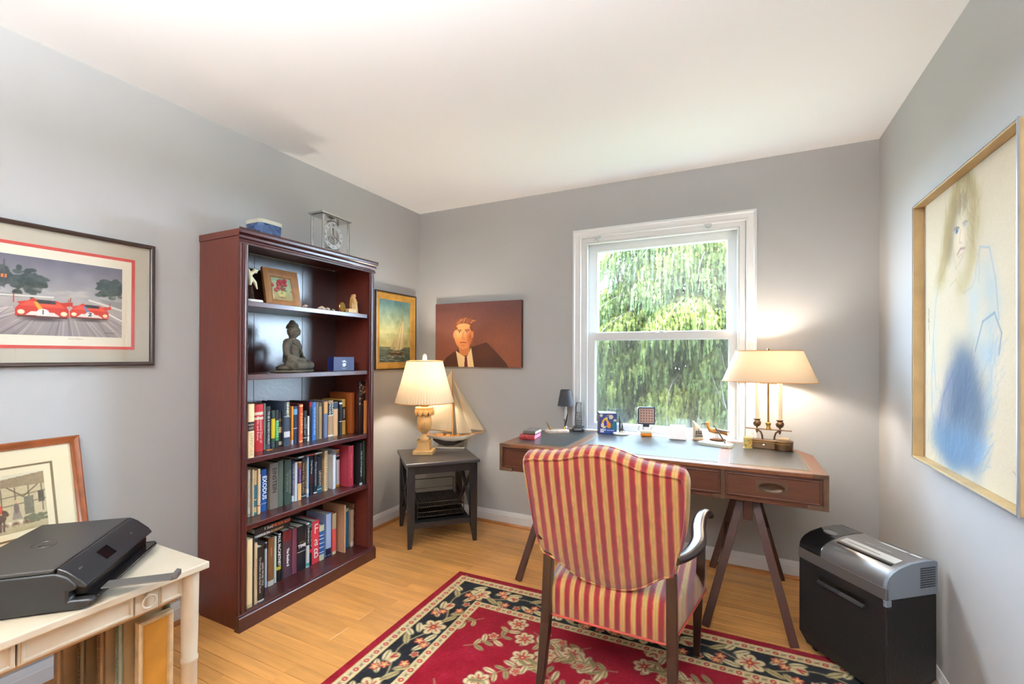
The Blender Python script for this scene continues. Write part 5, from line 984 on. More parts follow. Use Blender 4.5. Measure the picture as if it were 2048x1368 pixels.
b = MB(); rg = [[(x, y_, z_+.128) for x, z_, y_ in rrect(.054, .054, .012, yy)] for yy in (.018, .0, -.012)]; b.loft([[(p[0], p[1], p[2]) for p in r_] for r_ in rg]); b.build('housing', M('navy_housing', (44, 50, 70), .4), t, smooth=40)
b = MB(); b.box(-.046, .046, -.0135, -.0115, .082, .174); o = b.build('lens', M('led_lens', (178, 150, 140), .25), t, bev=.001)
for i in range(5):
    for j in range(5): b = MB(); b.lathe([(.0052, 0), (.0052, .0012), (.002, .0016)], 10); b.build('led', M('led_dot', (118, 82, 68), .3), o, loc=(-.034+j*.017, -.0137, .094+i*.017), rot=(PI/2, 0, 0))
b = MB(); b.box(-.02, .02, -.006, .012, .056, .076); b.build('neck', ph, t, bev=.003)
b = MB(); b.tube([(-.054, 0, .1), (-.062, 0, .07), (-.04, 0, .058), (-.05, 0, .04), (-.03, -.01, .028)], .0016, 6); b.tube([(.054, 0, .09), (.05, 0, .06), (.03, 0, .05), (.032, -.004, .03)], .0016, 6); b.tube([(-.018, 0, .058), (-.018, 0, .03)], .0018, 6); b.build('wire', M('wire_blue', (40, 46, 66), .5), t, smooth=60)
b = MB(); b.box(-.036, .036, -.022, .022, .018, .034); b.build('cream_cap', M('cream_plastic', (224, 214, 190), .4), t, bev=.004)
b = MB(); b.box(-.034, .034, -.021, .021, 0, .018); b.build('amber_base', M('amber_resin', (222, 132, 26), .2, spec=.6), t, bev=.004)
alu = M('satin_aluminium', (196, 192, 190), .4, .5)
t = thing('card_holder', 'folded silver tent-shaped card stand on the desk', 'card stand', (2.045, -.112, Z), R(4))
b = MB(); b.prism([(-.022, 0), (-.019, 0), (.004, .086), (.002, .088)], -.047, .047, 'x'); b.build('leaf', alu, t); b = MB(); b.prism([(.002, .088), (.004, .084), (.031, 0), (.034, 0)], -.047, .047, 'x'); b.build('leaf', alu, t); b = MB(); b.box(-.047, .047, -.036, -.018, 0, .007); b.build('ledge', alu, t, bev=.002)
t = thing('whale_tooth', 'upright ivory whale tooth engraved with a ship', 'scrimshaw', (2.158, -.085, Z), R(20))
iv = M('scrimshaw_ivory', (214, 196, 172), .35, var=.12, vsc=14); b = MB(); rg = []
for z_, r_, dx in ((0, .031, 0), (.02, .0315, 0), (.05, .028, -.003), (.08, .020, -.010), (.10, .011, -.020), (.115, .004, -.03)): rg.append([(dx+r_*math.cos(a), r_*.62*math.sin(a), z_) for a in np.linspace(0, 2*PI, 20, endpoint=False)])
b.loft(rg); b.build('tooth', iv, t, smooth=60)
ink = M('scrimshaw_ink', (80, 66, 60), .6); b = MB(); b.prism([(-.02, .022), (.02, .022), (.024, .03), (-.024, .03)], -.0215, -.018, 'y')
for x_ in (-.013, 0, .013): b.box(x_-.0008, x_+.0008, -.0218, -.016, .03, .068-.5*abs(x_)); b.box(x_-.005, x_+.005, -.0216, -.015, .036, .046); b.box(x_-.004, x_+.004, -.0214, -.014, .049, .057)
b.build('engraving', ink, t); b = MB(); b.lathe([(.032, 0), (.033, .006), (.031, .008)], 20, sy=.64); b.build('base_band', M('scrimshaw_base', (176, 138, 100), .4), t, smooth=40)
t = thing('gull_carving', 'carved wooden gull standing on a driftwood base', 'bird carving', (2.262, -.085, Z), R(8))
gm = M('gull_wood', (176, 116, 44), .45, var=.2, vsc=30)
organic('body', [('c', [(-.05, 0, .098), (-.047, 0, .082), (-.036, 0, .066), (-.01, 0, .062), (.03, 0, .056), (.058, 0, .048)], [.010, .010, .015, .018, .013, .005]), ('s', (-.052, 0, .104), (.0125, .010, .011)), ('c', [(.03, 0, .052), (.06, 0, .038)], [.008, .004])], gm, t, .0028, 2)
b = MB(); b.tube([(-.062, 0, .103), (-.08, 0, .100), (-.088, 0, .097)], [.0045, .003, .0015], 8); b.build('beak', M('beak_dark', (70, 46, 30), .5), t, smooth=60)
for s_ in (-1, 1):
    b = MB(); b.loft([[(x, s_*(.016-.006*k), z_+dz) for x, z_, dz in ((-.026, .066, 0), (.0, .075, 0), (.035, .066, 0), (.075, .058, 0), (.03, .056, 0), (-.01, .056, 0))] for k in range(2)]); b.build('wing', M('wing_dark', (84, 64, 46), .5), t, smooth=40)
for s_ in (-1, 1): b = MB(); b.ball((-.057, s_*.0085, .107), .0016, 6); b.build('eye', blk, t)
for s_ in (-1, 1): b = MB(); b.tube([(-.004*s_, .005*s_, .046), (.002-.004*s_, .005*s_, .02)], .0016, 6); b.build('leg', MATS['beak_dark'], t)
organic('driftwood_base', [('s', (.0, 0, .010), (.042, .020, .012)), ('s', (.02, .004, .009), (.034, .016, .010))], M('driftwood', (120, 82, 56), .7, var=.2, vsc=25), t, .003, 1)
t = thing('pen_holder', 'white onyx pen holder with a slanting pen before the gull', 'pen stand', (2.262, -.232, Z), R(-20))
b = MB(); b.loft([rrect(.086, .034, .006, 0), rrect(.087, .035, .008, .014), rrect(.080, .030, .006, .018)]); b.build('slab', M('white_onyx', (220, 224, 206), .25, var=.08, vsc=20), t, smooth=35)
b = MB(); b.tube([(.05, 0, .017), (.048, 0, .034)], [.006, .004], 10); b.build('socket', silver, t, smooth=50); b = MB(); b.tube([(.049, 0, .026), (.02, .004, .068), (-.012, .008, .112)], [.003, .0045, .003], 10); b.build('pen', M('pen_24', (24, 22, 22), .3), t, smooth=50)
t = thing('floral_tin', 'small round tin printed with red and green flowers', 'tin', (2.424, -.226, Z))
c = Cv(2*PI*.023, .055, .0012, (206, 176, 96)); r_ = np.random.default_rng(3)
for k in range(70): c.ell(r_.uniform(0, .145), r_.uniform(.008, .047), r_.uniform(.002, .005), r_.uniform(.002, .004), ((190, 60, 40), (70, 110, 60), (214, 130, 60), (60, 80, 110))[k % 4], r_.uniform(0, 3))
o = c.mesh('printed_wall', artm, t)
for v in o.data.vertices: a = v.co.x/.023; v.co = (.023*math.cos(a), .023*math.sin(a), v.co.z)
b = MB(); b.lathe([(.0245, .055), (.0245, .060), (.0225, .0605), (.0225, .054)], 28, caps=False); b.lathe([(.0245, 0), (.0245, .004)], 28); b.build('rim', M('tin_cream', (214, 196, 150), .35, .3), t, smooth=40)
b = MB(); b.lathe([(.0225, .05), (.001, .051)], 28); b.build('lid', MATS['tin_cream'], t)
# two-candle library lamp with oval shade
t = thing('desk_lamp', 'lit brass two-candle desk lamp with oval cream shade', 'table lamp', (2.525, -.185, Z), R(0)); t.rotation_euler = (0, 0, R(-6))
bz = M('bronze', (112, 84, 58), .35, .8)
b = MB(); b.loft([[(p[0]-.03, p[1], p[2]) for p in rrect(.075, .028, .01, zz)] for zz in (0, .048)]); b.lathe([(.045, 0), (.047, .05), (.042, .052)], 24, (.072, -.005, 0)); b.build('base', bz, t, bev=.002, smooth=40)
b = MB(); b.tube([(-.105, -.0292, .036), (.02, -.0292, .036), (.045, -.046, .036), (.072, -.0525, .036), (.10, -.044, .036), (.118, -.005, .036)], .0022, 6); b.build('moulding', brs, t)
b = MB(); b.ball((-.02, -.032, .022), (.006, .006, .006), 10); b.build('knob', M('knob_white', (220, 214, 204), .3), t, smooth=60)
b = MB(); b.box(.05, .10, -.03, .02, .052, .064); b.build('match_box', M('tan_card', (176, 150, 112), .6), t, bev=.002)
for s_ in (-1, 1): b = MB(); b.tube([(s_*.028, 0, .048), (s_*.030, 0, .07), (s_*.036, 0, .088), (s_*.052, 0, .098)], .005, 8); b.build('bracket', bz, t, smooth=60)
b = MB(); b.box(-.112, .112, -.012, .012, .102, .107); b.build('cross_bar', bz, t, bev=.002)
for s_ in (-1, 1):
    x_ = s_*.055; b = MB(); b.lathe([(.003, .082), (.006, .09), (.008, .102), (.005, .108), (.005, .115), (.016, .122), (.021, .135), (.02, .145), (.013, .152), (.017, .156), (.017, .16), (.011, .16)], 20, (x_, 0, 0)); b.build('candle_cup', bz, t, smooth=50)
    b = MB(); b.lathe([(.0125, .158), (.0125, .372)], 16, (x_, 0, 0)); b.build('candle', M('candle_ivory', (238, 220, 190), .5, trans=0), t, smooth=50)
    b = MB(); b.ball((x_, 0, .42), (.014, .014, .024), 12); b.build('bulb', EMIT('desk_bulb%d' % s_, (1, .8, .55), 3), t, smooth=60)
b = MB(); b.lathe([(.016, .107), (.012, .115), (.009, .12), (.014, .135), (.014, .14), (.005, .145), (.005, .535), (.009, .54), (.004, .55)], 14); b.build('pole', brs, t, smooth=50)
n = 72; z0, z1 = .368, .538; ss = SHADE('desk_shade_cloth', (250, 226, 196), (.072, .049, .028)); b = MB()
b.loft([[(a_*math.cos(2*PI*k/n), b_*math.sin(2*PI*k/n), z_) for k in range(n)] for a_, b_, z_ in ((.232, .145, z0), (.163, .088, z1))], caps=False); b.build('oval_shade', ss, t, smooth=180, fix=False)
for a_, b_, z_ in ((.233, .146, z0), (.164, .089, z1)): b = MB(); b.tube([(a_*math.cos(a), b_*math.sin(a), z_) for a in np.linspace(0, 2*PI, 65)], .0024, 6, caps=False); b.build('shade_trim', M('shade_trim', (206, 150, 92), .7), t, smooth=60)
b = MB()
for a in (0, PI/2, PI, 1.5*PI): b.tube([(0, 0, .53), (.163*math.cos(a), .088*math.sin(a), .537)], .0016, 5)
b.build('spider', brs, t)
for s_ in (-1, 1):
    l = bpy.data.lights.new('desk_lamp_light', 'POINT'); l.energy = LAMP_D*(1.25 if s_ == 1 else .75); l.color = (1, .90, .77); l.shadow_soft_size = .025; lo = bpy.data.objects.new('desk_lamp_light', l); COL.objects.link(lo); lo.parent = t; lo.location = (s_*.055, 0, .452)
# ------------------------------------------------------------------ rug
RWD, RLN, BD = 2.02, 1.62, (.042, .092, .247, .288)
c = Cv(RWD, RLN, .0042, (128, 6, 26)); r_ = np.random.default_rng(17)
dd = np.minimum(np.minimum(c.X, RWD-c.X), np.minimum(c.Y, RLN-c.Y))
CR, BK, RD, OL, DR = (216, 198, 152), (22, 22, 26), (138, 8, 26), (150, 134, 90), (168, 44, 40)
c.c[(dd >= BD[0]) & (dd < BD[1])] = CR; c.c[(dd >= BD[1]) & (dd < BD[2])] = BK; c.c[(dd >= BD[2]) & (dd < BD[3])] = CR
for e in (BD[0], BD[1]-.006, BD[2]+.002, BD[3]-.004): c.c[(dd >= e) & (dd < e+.004)] = (196, 160, 104) if e < .1 else (206, 176, 120)
def leaf(x, y, L, w, a, col, rib=(96, 84, 56)):
    c.ell(x+L/2*math.cos(a), y+L/2*math.sin(a), L/2, w, col, a); c.line([(x, y), (x+L*.9*math.cos(a), y+L*.9*math.sin(a))], .0035, rib, .8)
def bloom(x, y, r, a0=0, n=6, col=CR, vein=DR):
    for k in range(n): a = a0+k*2*PI/n; c.ell(x+r*.62*math.cos(a), y+r*.62*math.sin(a), r*.44, r*.36, (120, 84, 60), a); c.ell(x+r*.62*math.cos(a), y+r*.62*math.sin(a), r*.40, r*.32, col, a)
    for k in range(n): a = a0+k*2*PI/n; c.line([(x, y), (x+r*.62*math.cos(a), y+r*.62*math.sin(a))], .006, vein, .9)
    c.ell(x, y, r*.24, r*.24, vein); c.ell(x, y, r*.1, r*.1, (226, 190, 110))
def tulip(x, y, r, a):
    for k, s_ in enumerate((-.7, .7, -.3, .3, 0)): c.ell(x+r*.4*math.cos(a+s_), y+r*.4*math.sin(a+s_), r*.62, r*.3, CR if k % 2 else (196, 172, 124), a+s_*.6)
    c.line([(x-r*.2*math.sin(a), y+r*.2*math.cos(a)), (x+r*.5*math.cos(a), y+r*.5*math.sin(a)), (x+r*.2*math.sin(a), y-r*.2*math.cos(a))], .007, DR)
sides = [((0, RLN), (1, 0), (0, -1), RWD), ((0, 0), (0, 1), (1, 0), RLN), ((RWD, RLN), (0, -1), (-1, 0), RLN), ((RWD, 0), (-1, 0), (0, 1), RWD)]
for (ox, oy), (tx, ty), (nx_, ny_), L in sides:
    def Q(s_, d_): return ox+tx*s_+nx_*d_, oy+ty*s_+ny_*d_
    ta_ = math.atan2(ty, tx); na = math.atan2(ny_, nx_)
    for d_ in ((BD[0]+BD[1])/2, (BD[2]+BD[3])/2):                   # small red blossoms in the pale guard bands
        m_ = d_; k = int((L-2*m_)/.058)
        for i in range(k+1):
            x, y = Q(m_+(L-2*m_)*i/k, d_); c.ell(x, y, .0115, .0115, DR); c.ell(x, y, .0045, .0045, (230, 206, 160))
            x2, y2 = Q(m_+(L-2*m_)*(i+.5)/k, d_); c.ell(x2, y2, .013, .0045, (128, 132, 96), ta_+.6); c.ell(x2, y2, .010, .0035, (168, 110, 80), ta_-.7)
    dm = (BD[1]+BD[2])/2; n = max(1, int(round((L-.34)/.43))); u = (L-.34)/n
    for i in range(n):                                              # trailing vine on the dark band
        s0 = .17+i*u; P = lambda a, b_: Q(s0+a*u, dm+b_)
        c.line([P(k/14, .035*math.sin(k/14*2*PI)) for k in range(15)], .006, (150, 134, 100))
        bloom(*P(.16, .012), .058, r_.uniform(0, 1)); tulip(*P(.62, -.012), .05, ta_+2.6)
        for a, b_, al, L_ in ((.02, -.03, -.6, .075), (.28, .03, .5, .08), (.34, -.02, -.7, .085), (.44, .035, .9, .07), (.50, -.05, -.3, .07), (.74, .03, .5, .085), (.80, -.03, -.6, .085), (.90, .045, .3, .075), (.95, -.05, -1.0, .06)): leaf(*P(a, b_*.8), L_, .0155, ta_+al*(1 if nx_*ty-ny_*tx < 0 else -1), CR if int(a*50) % 2 else (176, 156, 108))
        for a, b_ in ((.40, -.048), (.46, -.02), (.86, .05), (.9, .015), (.55, .05)): bloom(*P(a, b_), .022, .3, 5, (176, 52, 46), (226, 180, 120))
        bloom(*P(.70, .052), .02, 0, 5, CR, DR)
# sprays wandering over the red field
def spray(x, y, a, s_=1):
    px, py = x, y
    for k in range(6):
        a += r_.uniform(-.35, .35); qx, qy = px+.045*s_*math.cos(a), py+.045*s_*math.sin(a); c.line([(px, py), (qx, qy)], .004, OL, .9); sd = 1 if k % 2 else -1
        leaf(qx, qy, .058*s_, .0125*s_, a+sd*r_.uniform(.7, 1.3), CR if k % 3 else OL); leaf(qx, qy, .05*s_, .011*s_, a-sd*r_.uniform(.8, 1.4), OL if k % 2 else (196, 176, 124)); px, py = qx, qy
        if k == 2: bloom(qx+.03*math.cos(a+1.4), qy+.03*math.sin(a+1.4), .024, a, 5)
    bloom(px+.03*math.cos(a), py+.03*math.sin(a), .046*s_, a, 6)
fx0, fx1, fy0, fy1 = BD[3]+.07, RWD-BD[3]-.07, BD[3]+.07, RLN-BD[3]-.07
ring = [(fx0+(fx1-fx0)*k/5, fy1-.01, (-.5 if k % 2 else -2.6)) for k in range(6)]+[(fx0+.02, fy0+(fy1-fy0)*k/4, (.9 if k % 2 else -.7)) for k in range(4)]+[(fx1-.02, fy0+(fy1-fy0)*k/4, (2.2 if k % 2 else 3.8)) for k in range(4)]+[(fx0+(fx1-fx0)*k/5, fy0, (1.2 if k % 2 else 2.2)) for k in range(6)]
keep = c.c.copy()
for x, y, a in ring: spray(x, y, a)
cx, cy = RWD/2, RLN/2
for k in range(9): a = k*2*PI/9; spray(cx+.16*math.cos(a), cy+.13*math.sin(a), a+.5, 1.1)
for k in range(10): a = k*2*PI/10+.3; spray(cx+.46*math.cos(a), cy+.34*math.sin(a), a+1.6)
bloom(cx, cy, .09, 0, 8); c.c[dd < BD[3]] = keep[dd < BD[3]]; c.noise(.006, 5, 40); c.noise(.05, 4, 41)
hz = np.full(c.X.shape, .009)+np.random.default_rng(1).normal(0, .0004, c.X.shape); hz[(dd < .004)] = .001
ra = R(1.25); cr = Vector((.919, -.803, 0)); of = cr+Vector((math.sin(ra)*RLN, -math.cos(ra)*RLN, 0))
t = thing('area_rug', 'crimson floral rug with black flowered border under the chair', 'rug', tuple(of), ra)
c.mesh('pile', VC('wool_pile', .95, .05, bump=.5, bsc=900, sheen=.04), t, (0, 0, .001), flat=True, zf=hz)
b = MB(); b.box(.001, RWD-.001, .001, RLN-.001, .0003, .0035); b.build('backing', M('rug_back', (120, 30, 40), .9), t)
# ------------------------------------------------------------------ striped armchair
def stripes(name, per=.0368):
    m_, t_, p = _new(name); tc = _n(t_, 'ShaderNodeTexCoord'); sx = _n(t_, 'ShaderNodeSeparateXYZ'); t_.links.new(tc.outputs['Object'], sx.inputs[0])
    ns = _n(t_, 'ShaderNodeTexNoise', _Scale=26.0, _Detail=3.0); mp = _n(t_, 'ShaderNodeMapping'); mp.inputs['Scale'].default_value = (3, 3, .5); t_.links.new(tc.outputs['Object'], mp.inputs[0]); t_.links.new(mp.outputs[0], ns.inputs[0])
    d = _n(t_, 'ShaderNodeMath', operation='DIVIDE'); d.inputs[1].default_value = per; t_.links.new(sx.outputs['X'], d.inputs[0])
    w = _n(t_, 'ShaderNodeMath', operation='MULTIPLY_ADD'); w.inputs[1].default_value = .10; t_.links.new(ns.outputs['Fac'], w.inputs[0]); t_.links.new(d.outputs[0], w.inputs[2])
    f = _n(t_, 'ShaderNodeMath', operation='FRACT'); t_.links.new(w.outputs[0], f.inputs[0]); rp = _n(t_, 'ShaderNodeValToRGB'); e = rp.color_ramp.elements
    e[0].position = 0; e[0].color = (*S(134, 20, 28), 1); e[1].position = 1; e[1].color = (*S(134, 20, 28), 1)
    for ps, cl in ((.12, (120, 12, 22)), (.36, (134, 22, 28)), (.43, (186, 70, 52)), (.50, (190, 146, 78)), (.62, (206, 166, 98)), (.68, (176, 132, 66)), (.74, (206, 168, 102)), (.88, (190, 146, 78)), (.94, (188, 80, 54))): q = e.new(ps); q.color = (*S(*cl), 1)
    t_.links.new(f.outputs[0], rp.inputs[0])
    hs = _n(t_, 'ShaderNodeHueSaturation'); mr = _n(t_, 'ShaderNodeMapRange'); mr.inputs['To Min'].default_value = .46; mr.inputs['To Max'].default_value = 1.02; t_.links.new(ns.outputs['Fac'], mr.inputs['Value']); t_.links.new(mr.outputs[0], hs.inputs['Value']); t_.links.new(rp.outputs[0], hs.inputs['Color']); t_.links.new(hs.outputs[0], p.inputs['Base Color'])
    bn = _n(t_, 'ShaderNodeTexNoise', _Scale=420.0); bp_ = _n(t_, 'ShaderNodeBump', _Strength=.4, _Distance=.003); t_.links.new(tc.outputs['Object'], bn.inputs[0]); t_.links.new(bn.outputs['Fac'], bp_.inputs['Height']); t_.links.new(bp_.outputs[0], p.inputs['Normal'])
    p.inputs['Roughness'].default_value = .75; p.inputs['Sheen Weight'].default_value = .35; p.inputs['Specular IOR Level'].default_value = .25
    return m_
stp = stripes('striped_chenille'); cw = M('dark_mahogany', (36, 18, 14), .28, spec=.5, var=.25, vsc=10, stretch=(8, 8, 1.5), coat=.2)
t = thing('armchair', 'open armchair in red and gold striped upholstery facing the desk', 'chair', (1.955, -1.25, 0), world=True)
out = [(1.683, -1.592, 0.895), (1.699, -1.597, 0.909), (1.768, -1.599, 0.915), (1.834, -1.601, 0.924), (1.886, -1.606, 0.94), (1.936, -1.609, 0.948), (1.984, -1.608, 0.947), (2.029, -1.605, 0.937), (2.09, -1.599, 0.916), (2.155, -1.596, 0.906), (2.212, -1.594, 0.902), (2.23, -1.591, 0.892), (2.239, -1.584, 0.867), (2.239, -1.572, 0.828), (2.233, -1.543, 0.736), (2.218, -1.519, 0.657), (2.206, -1.507, 0.62), (2.2, -1.497, 0.588), (2.19, -1.482, 0.539), (2.167, -1.48, 0.528), (2.144, -1.474, 0.513), (2.076, -1.458, 0.461), (2.007, -1.45, 0.435), (1.93, -1.449, 0.433), (1.852, -1.455, 0.451), (1.787, -1.467, 0.492), (1.742, -1.478, 0.52), (1.712, -1.479, 0.53), (1.699, -1.494, 0.578), (1.688, -1.523, 0.672), (1.682, -1.558, 0.785), (1.679, -1.584, 0.868)]
cr_ = []; n = len(out)
for i in range(n):
    p0, p1, p2, p3 = [Vector(out[(i+k) % n]) for k in (-1, 0, 1, 2)]
    for u in (0, .33, .67): cr_.append(.5*((2*p1)+(p2-p0)*u+(2*p0-5*p1+4*p2-p3)*u*u+(3*p1-p0-3*p2+p3)*u**3))
cen = Vector((1.96, -1.53, .70)); nr = Vector((0, -.955, -.296))
def ring(sc, off): return [tuple(cen+(p-cen)*sc+nr*off) for p in cr_]
b = MB(); b.loft([ring(.02, .012), ring(.3, .012), ring(.6, .010), ring(.85, .006), ring(.95, .002), ring(.985, -.003), ring(1.0, -.010), ring(1.005, -.03), ring(1.0, -.05), ring(.98, -.06), ring(.9, -.072), ring(.6, -.085), ring(.3, -.09), ring(.02, -.092)])
b.build('backrest', stp, t, smooth=60)
b = MB(); b.tube(ring(.965, .004)+[ring(.965, .004)[0]], .0036, 6, caps=False); b.build('piping', stp, t, smooth=60)
b = MB(); b.tube(ring(.985, -.058)+[ring(.985, -.058)[0]], .0036, 6, caps=False); b.build('piping', stp, t, smooth=60)
def seat_ring(z, ins, k=6):
    cs = [(2.255-ins, -.985-ins, .05), (1.665+ins, -.985-ins, .05), (1.735+ins, -1.475+ins, .035), (2.182-ins, -1.475+ins, .035)]; o = []
    for i, (x, y, r0) in enumerate(cs):
        sx, sy = (1 if i in (0, 3) else -1), (1 if i < 2 else -1); a0 = (0, PI/2, PI, 1.5*PI)[i]; rr = max(.012, r0-ins*.3)
        o += [(x-sx*rr+rr*math.cos(a0+PI/2*j/k), y-sy*rr+rr*math.sin(a0+PI/2*j/k), z) for j in range(k+1)]
    return o
b = MB(); b.loft([seat_ring(.302, .004), seat_ring(.312, 0), seat_ring(.36, -.003), seat_ring(.405, -.002), seat_ring(.428, .008), seat_ring(.443, .03), seat_ring(.456, .08), seat_ring(.463, .15), seat_ring(.466, .2)]); b.build('seat_cushion', stp, t, smooth=60)
pp = seat_ring(.306, -.002); b = MB(); b.tube(pp+[pp[0]], .004, 6, caps=False); b.build('seat_piping', M('piping_red', (176, 70, 56), .8), t, smooth=60)
def sweep(pts, ws, hs, upv=(0, 0, 1)):
    b = MB(); rings = []; pts = [Vector(p) for p in pts]
    for i, p in enumerate(pts):
        d = (pts[min(i+1, len(pts)-1)]-pts[max(0, i-1)]).normalized(); u = Vector(upv); a = d.cross(u).normalized(); v = a.cross(d).normalized()
        rings.append([p+a*(ws[i]/2*cx)+v*(hs[i]/2*cy) for cx, cy in ((-1, -.5), (-.6, -1), (.6, -1), (1, -.5), (1, .35), (.55, .9), (0, 1.05), (-.55, .9), (-1, .35))])
    return b.loft(rings)
def smooth_path(pts, m=5):
    o = []; P_ = [Vector(p) for p in pts]
    for i in range(len(P_)-1):
        p0, p1, p2, p3 = P_[max(0, i-1)], P_[i], P_[i+1], P_[min(len(P_)-1, i+2)]
        for k in range(m): u = k/m; o.append(.5*((2*p1)+(p2-p0)*u+(2*p0-5*p1+4*p2-p3)*u*u+(3*p1-p0-3*p2+p3)*u**3))
    return o+[P_[-1]]
for s_ in (1, -1):
    X_ = lambda x: x if s_ == 1 else 3.915-x
    b = MB(); b.loft([[(X_(x)+a*w_, y+c_*w_, z) for a, c_ in ((-1, -1), (1, -1), (1, 1), (-1, 1))] for x, y, z, w_ in ((2.176, -1.468, .545, .0165), (2.179, -1.475, .38, .0175), (2.181, -1.482, .28, .0175), (2.186, -1.506, .13, .015), (2.192, -1.535, .011, .012))]); b.build('leg', cw, t, bev=.003)
    b = MB(); b.loft([[(X_(x)+a*w_, y+c_*w_, z) for a, c_ in ((-1, -1), (1, -1), (1, 1), (-1, 1))] for x, y, z, w_ in ((2.228, -1.02, .34, .021), (2.226, -1.016, .25, .019), (2.22, -1.0, .011, .012))]); b.build('leg', cw, t, bev=.004)
    pa = smooth_path([(X_(2.19), -1.5, .600), (X_(2.222), -1.41, .592), (X_(2.247), -1.30, .598), (X_(2.240), -1.19, .612), (X_(2.244), -1.10, .628), (X_(2.262), -1.045, .630), (X_(2.272), -1.02, .612)]); k = len(pa)
    sweep(pa, [.030+.022*math.sin(PI*min(1, i/(k-1)*1.15)) for i in range(k)], [.026+.004*math.sin(PI*i/(k-1)) for i in range(k)]).build('arm', cw, t, smooth=60)
    pq_ = smooth_path([(X_(2.248), -1.10, .618), (X_(2.247), -1.13, .55), (X_(2.246), -1.155, .47), (X_(2.243), -1.12, .40), (X_(2.234), -1.05, .335), (X_(2.230), -1.03, .30)]); k = len(pq_)
    b = MB(); rg = []
    for i, p in enumerate(pq_): w_ = .026+.012*(i/(k-1)); rg.append([p+Vector((a*w_/2, c_*w_*.62, 0)) for a, c_ in ((-1, -1), (1, -1), (1, 1), (-1, 1))])
    b.loft(rg); b.build('arm_post', cw, t, bev=.004, smooth=50)
# ------------------------------------------------------------------ paper shredder
t = thing('paper_shredder', 'black paper shredder with silver top beside the right wall', 'shredder', (2.6135, -.7244, .0105), R(-51.0))
sb = M('shredder_black', (22, 20, 20), .55, spec=.3, bump=.35, bsc=150); gy = M('shredder_grey', (112, 110, 110), .35, .55); gs = M('shredder_silver', (150, 150, 152), .28, .75); gl_ = M('printer_gloss', (18, 18, 19), .12); sg_ = M('shredder_slate', (128, 136, 146), .45, .1); SW, SD = .376, .236
b = MB(); b.loft([[(x, y, z) for x, y in ((.02, .014), (SW-.02, .014), (SW-.02, SD-.02), (.02, SD-.02))] for z in (.022, .03)]+[[(x, y, z) for x, y in ((.0, .0), (SW, 0), (SW, SD), (.0, SD))] for z in (.07, .385)]); b.build('bin', sb, t, bev=.006)
for x in (.05, SW-.05):
    for y in (.04, SD-.04): b = MB(); b.lathe([(.012, -.008), (.014, -.006), (.014, .006), (.012, .008)], 14); b.build('castor', blk, t, loc=(x, y, .014), rot=(0, PI/2, 0), smooth=40)
b = MB(); b.box(-.001, SW+.001, -.002, .01, .385, .428); b.build('band', gy, t, bev=.002)
side = [(.0, .385), (.0, .43), (.003, .448), (.012, .464), (.03, .479), (.06, .492), (.115, .504), (.18, .508), (.225, .506), (SD, .50), (SD, .385)]
b = MB(); b.prism(side, .108, SW-.012, 'x'); b.build('top_cover', gs, t, smooth=40)
b = MB(); b.prism([(y, z+.0005) for y, z in side], 0, .108, 'x'); b.build('control_end', gl_, t, smooth=40, bev=.004)
b = MB(); b.prism([(y, z+.002) for y, z in side], SW-.012, SW+.001, 'x'); b.prism([(.0, .385), (.022, .385), (.022, .362), (.0, .362)], SW-.012, SW+.001, 'x'); b.build('end_cap', sg_, t, smooth=40)
def ontop(y): 
    for (a, b_), (c_, d_) in zip(side[1:], side[2:]):
        if a <= y <= c_ and c_ > a: return b_+(d_-b_)*(y-a)/(c_-a)
    return .5
b = MB(); b.box(.13, .345, .058, .072, .47, .4955); b.build('feed_slot', M('slot_black', (6, 6, 6), .3), t)
wl = M('white_label', (206, 206, 202), .5)
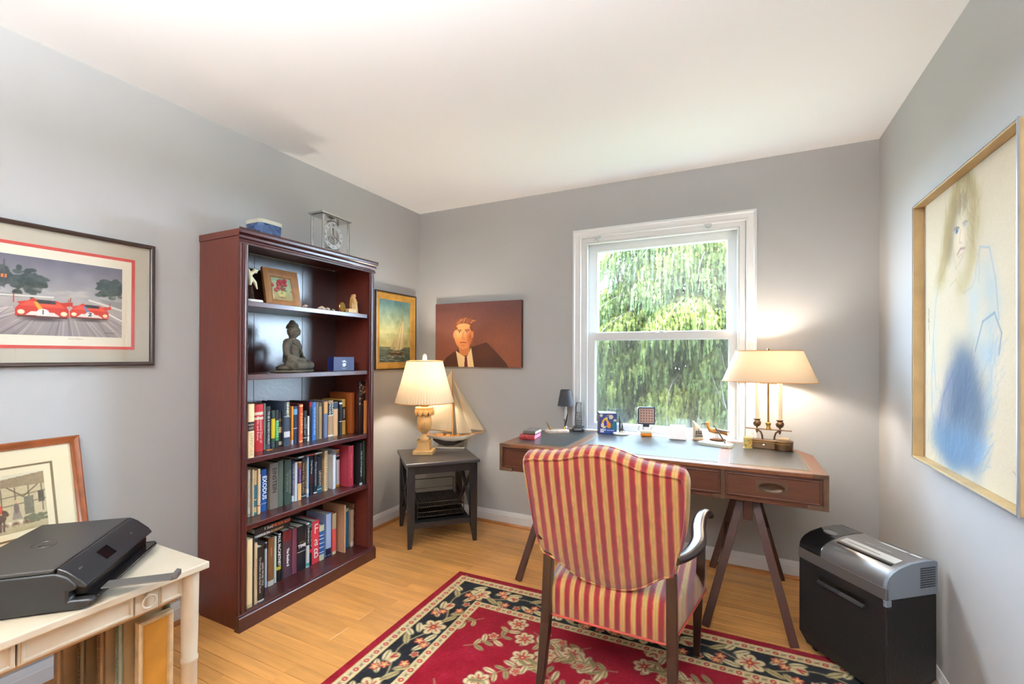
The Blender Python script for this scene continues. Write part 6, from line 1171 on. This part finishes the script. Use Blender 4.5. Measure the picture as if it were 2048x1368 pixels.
def topdecal(name, x0, x1, y0, y1, mat, lift=.001):
    b = MB(); ys = np.linspace(y0, y1, 6); b.loft([[(x0, y, ontop(y)+lift), (x1, y, ontop(y)+lift)] for y in ys], caps=False, closed=False); return b.build(name, mat, t, smooth=180, fix=False)
topdecal('safety_label', .125, .345, .078, .115, wl); topdecal('label', .20, .30, .19, .205, wl); topdecal('label', .31, .35, .19, .207, wl)
text('paper  shredder', .016, wl, t, (.235, .145, ontop(.145)+.0012), mtx=Matrix.Identity(3), fat=.0002); text('CROSS CUT', .010, wl, t, (.17, .03, .481), mtx=Matrix(((1, 0, 0), (0, .9, -.43), (0, .43, .9))))
b = MB(); b.bar((.15, .094, ontop(.094)+.0018), (.28, .094, ontop(.094)+.0018), .0016, .0006); b.build('label_mark', blk, t)
b = MB(); b.loft([[(.062+.03*k_*math.cos(a), .10+.02*k_*math.sin(a), ontop(.1)+z_) for a in np.linspace(0, 2*PI, 20, endpoint=False)] for k_, z_ in ((1, 0), (1, .004), (.85, .005), (.2, .0045))]); b.build('power_button', gs, t, smooth=40)
b = MB(); b.box(.10, .30, -.004, .004, .330, .352); b.build('pull_recess', MATS['slot_black'], t, bev=.003); b = MB(); b.prism([(-.012, .318), (-.016, .322), (-.003, .334), (.0, .318)], .10, .30, 'x'); b.build('pull_lip', GLASS('smoke_window', .12, diff=.7, dcol=(.05, .05, .055)), t, smooth=40)
b = MB()
for i in range(10):
    for j in range(9): b.box(SW+.0005, SW+.0022, .155+i*.0072, .159+i*.0072, .415+j*.0085, .4195+j*.0085)
o = b.build('vent_grid', M('vent_dark', (30, 32, 36), .5), t); o['kind'] = 'stuff'
cdm = M('grey_cord', (150, 146, 142), .5)
t = tag(MB().tube(smooth_path([(2.995, -.79, .26), (3.02, -.76, .25), (3.038, -.70, .275), (3.044, -.62, .31), (3.046, -.58, .285), (3.047, -.56, .20), (3.046, -.54, .12)]), .0038, 8).build('power_cord', cdm, smooth=60), 'grey power cord looping from the shredder along the right wall', 'cord')
flush_texts()
for o in bpy.data.objects:
    if '_o' in o: del o['_o']
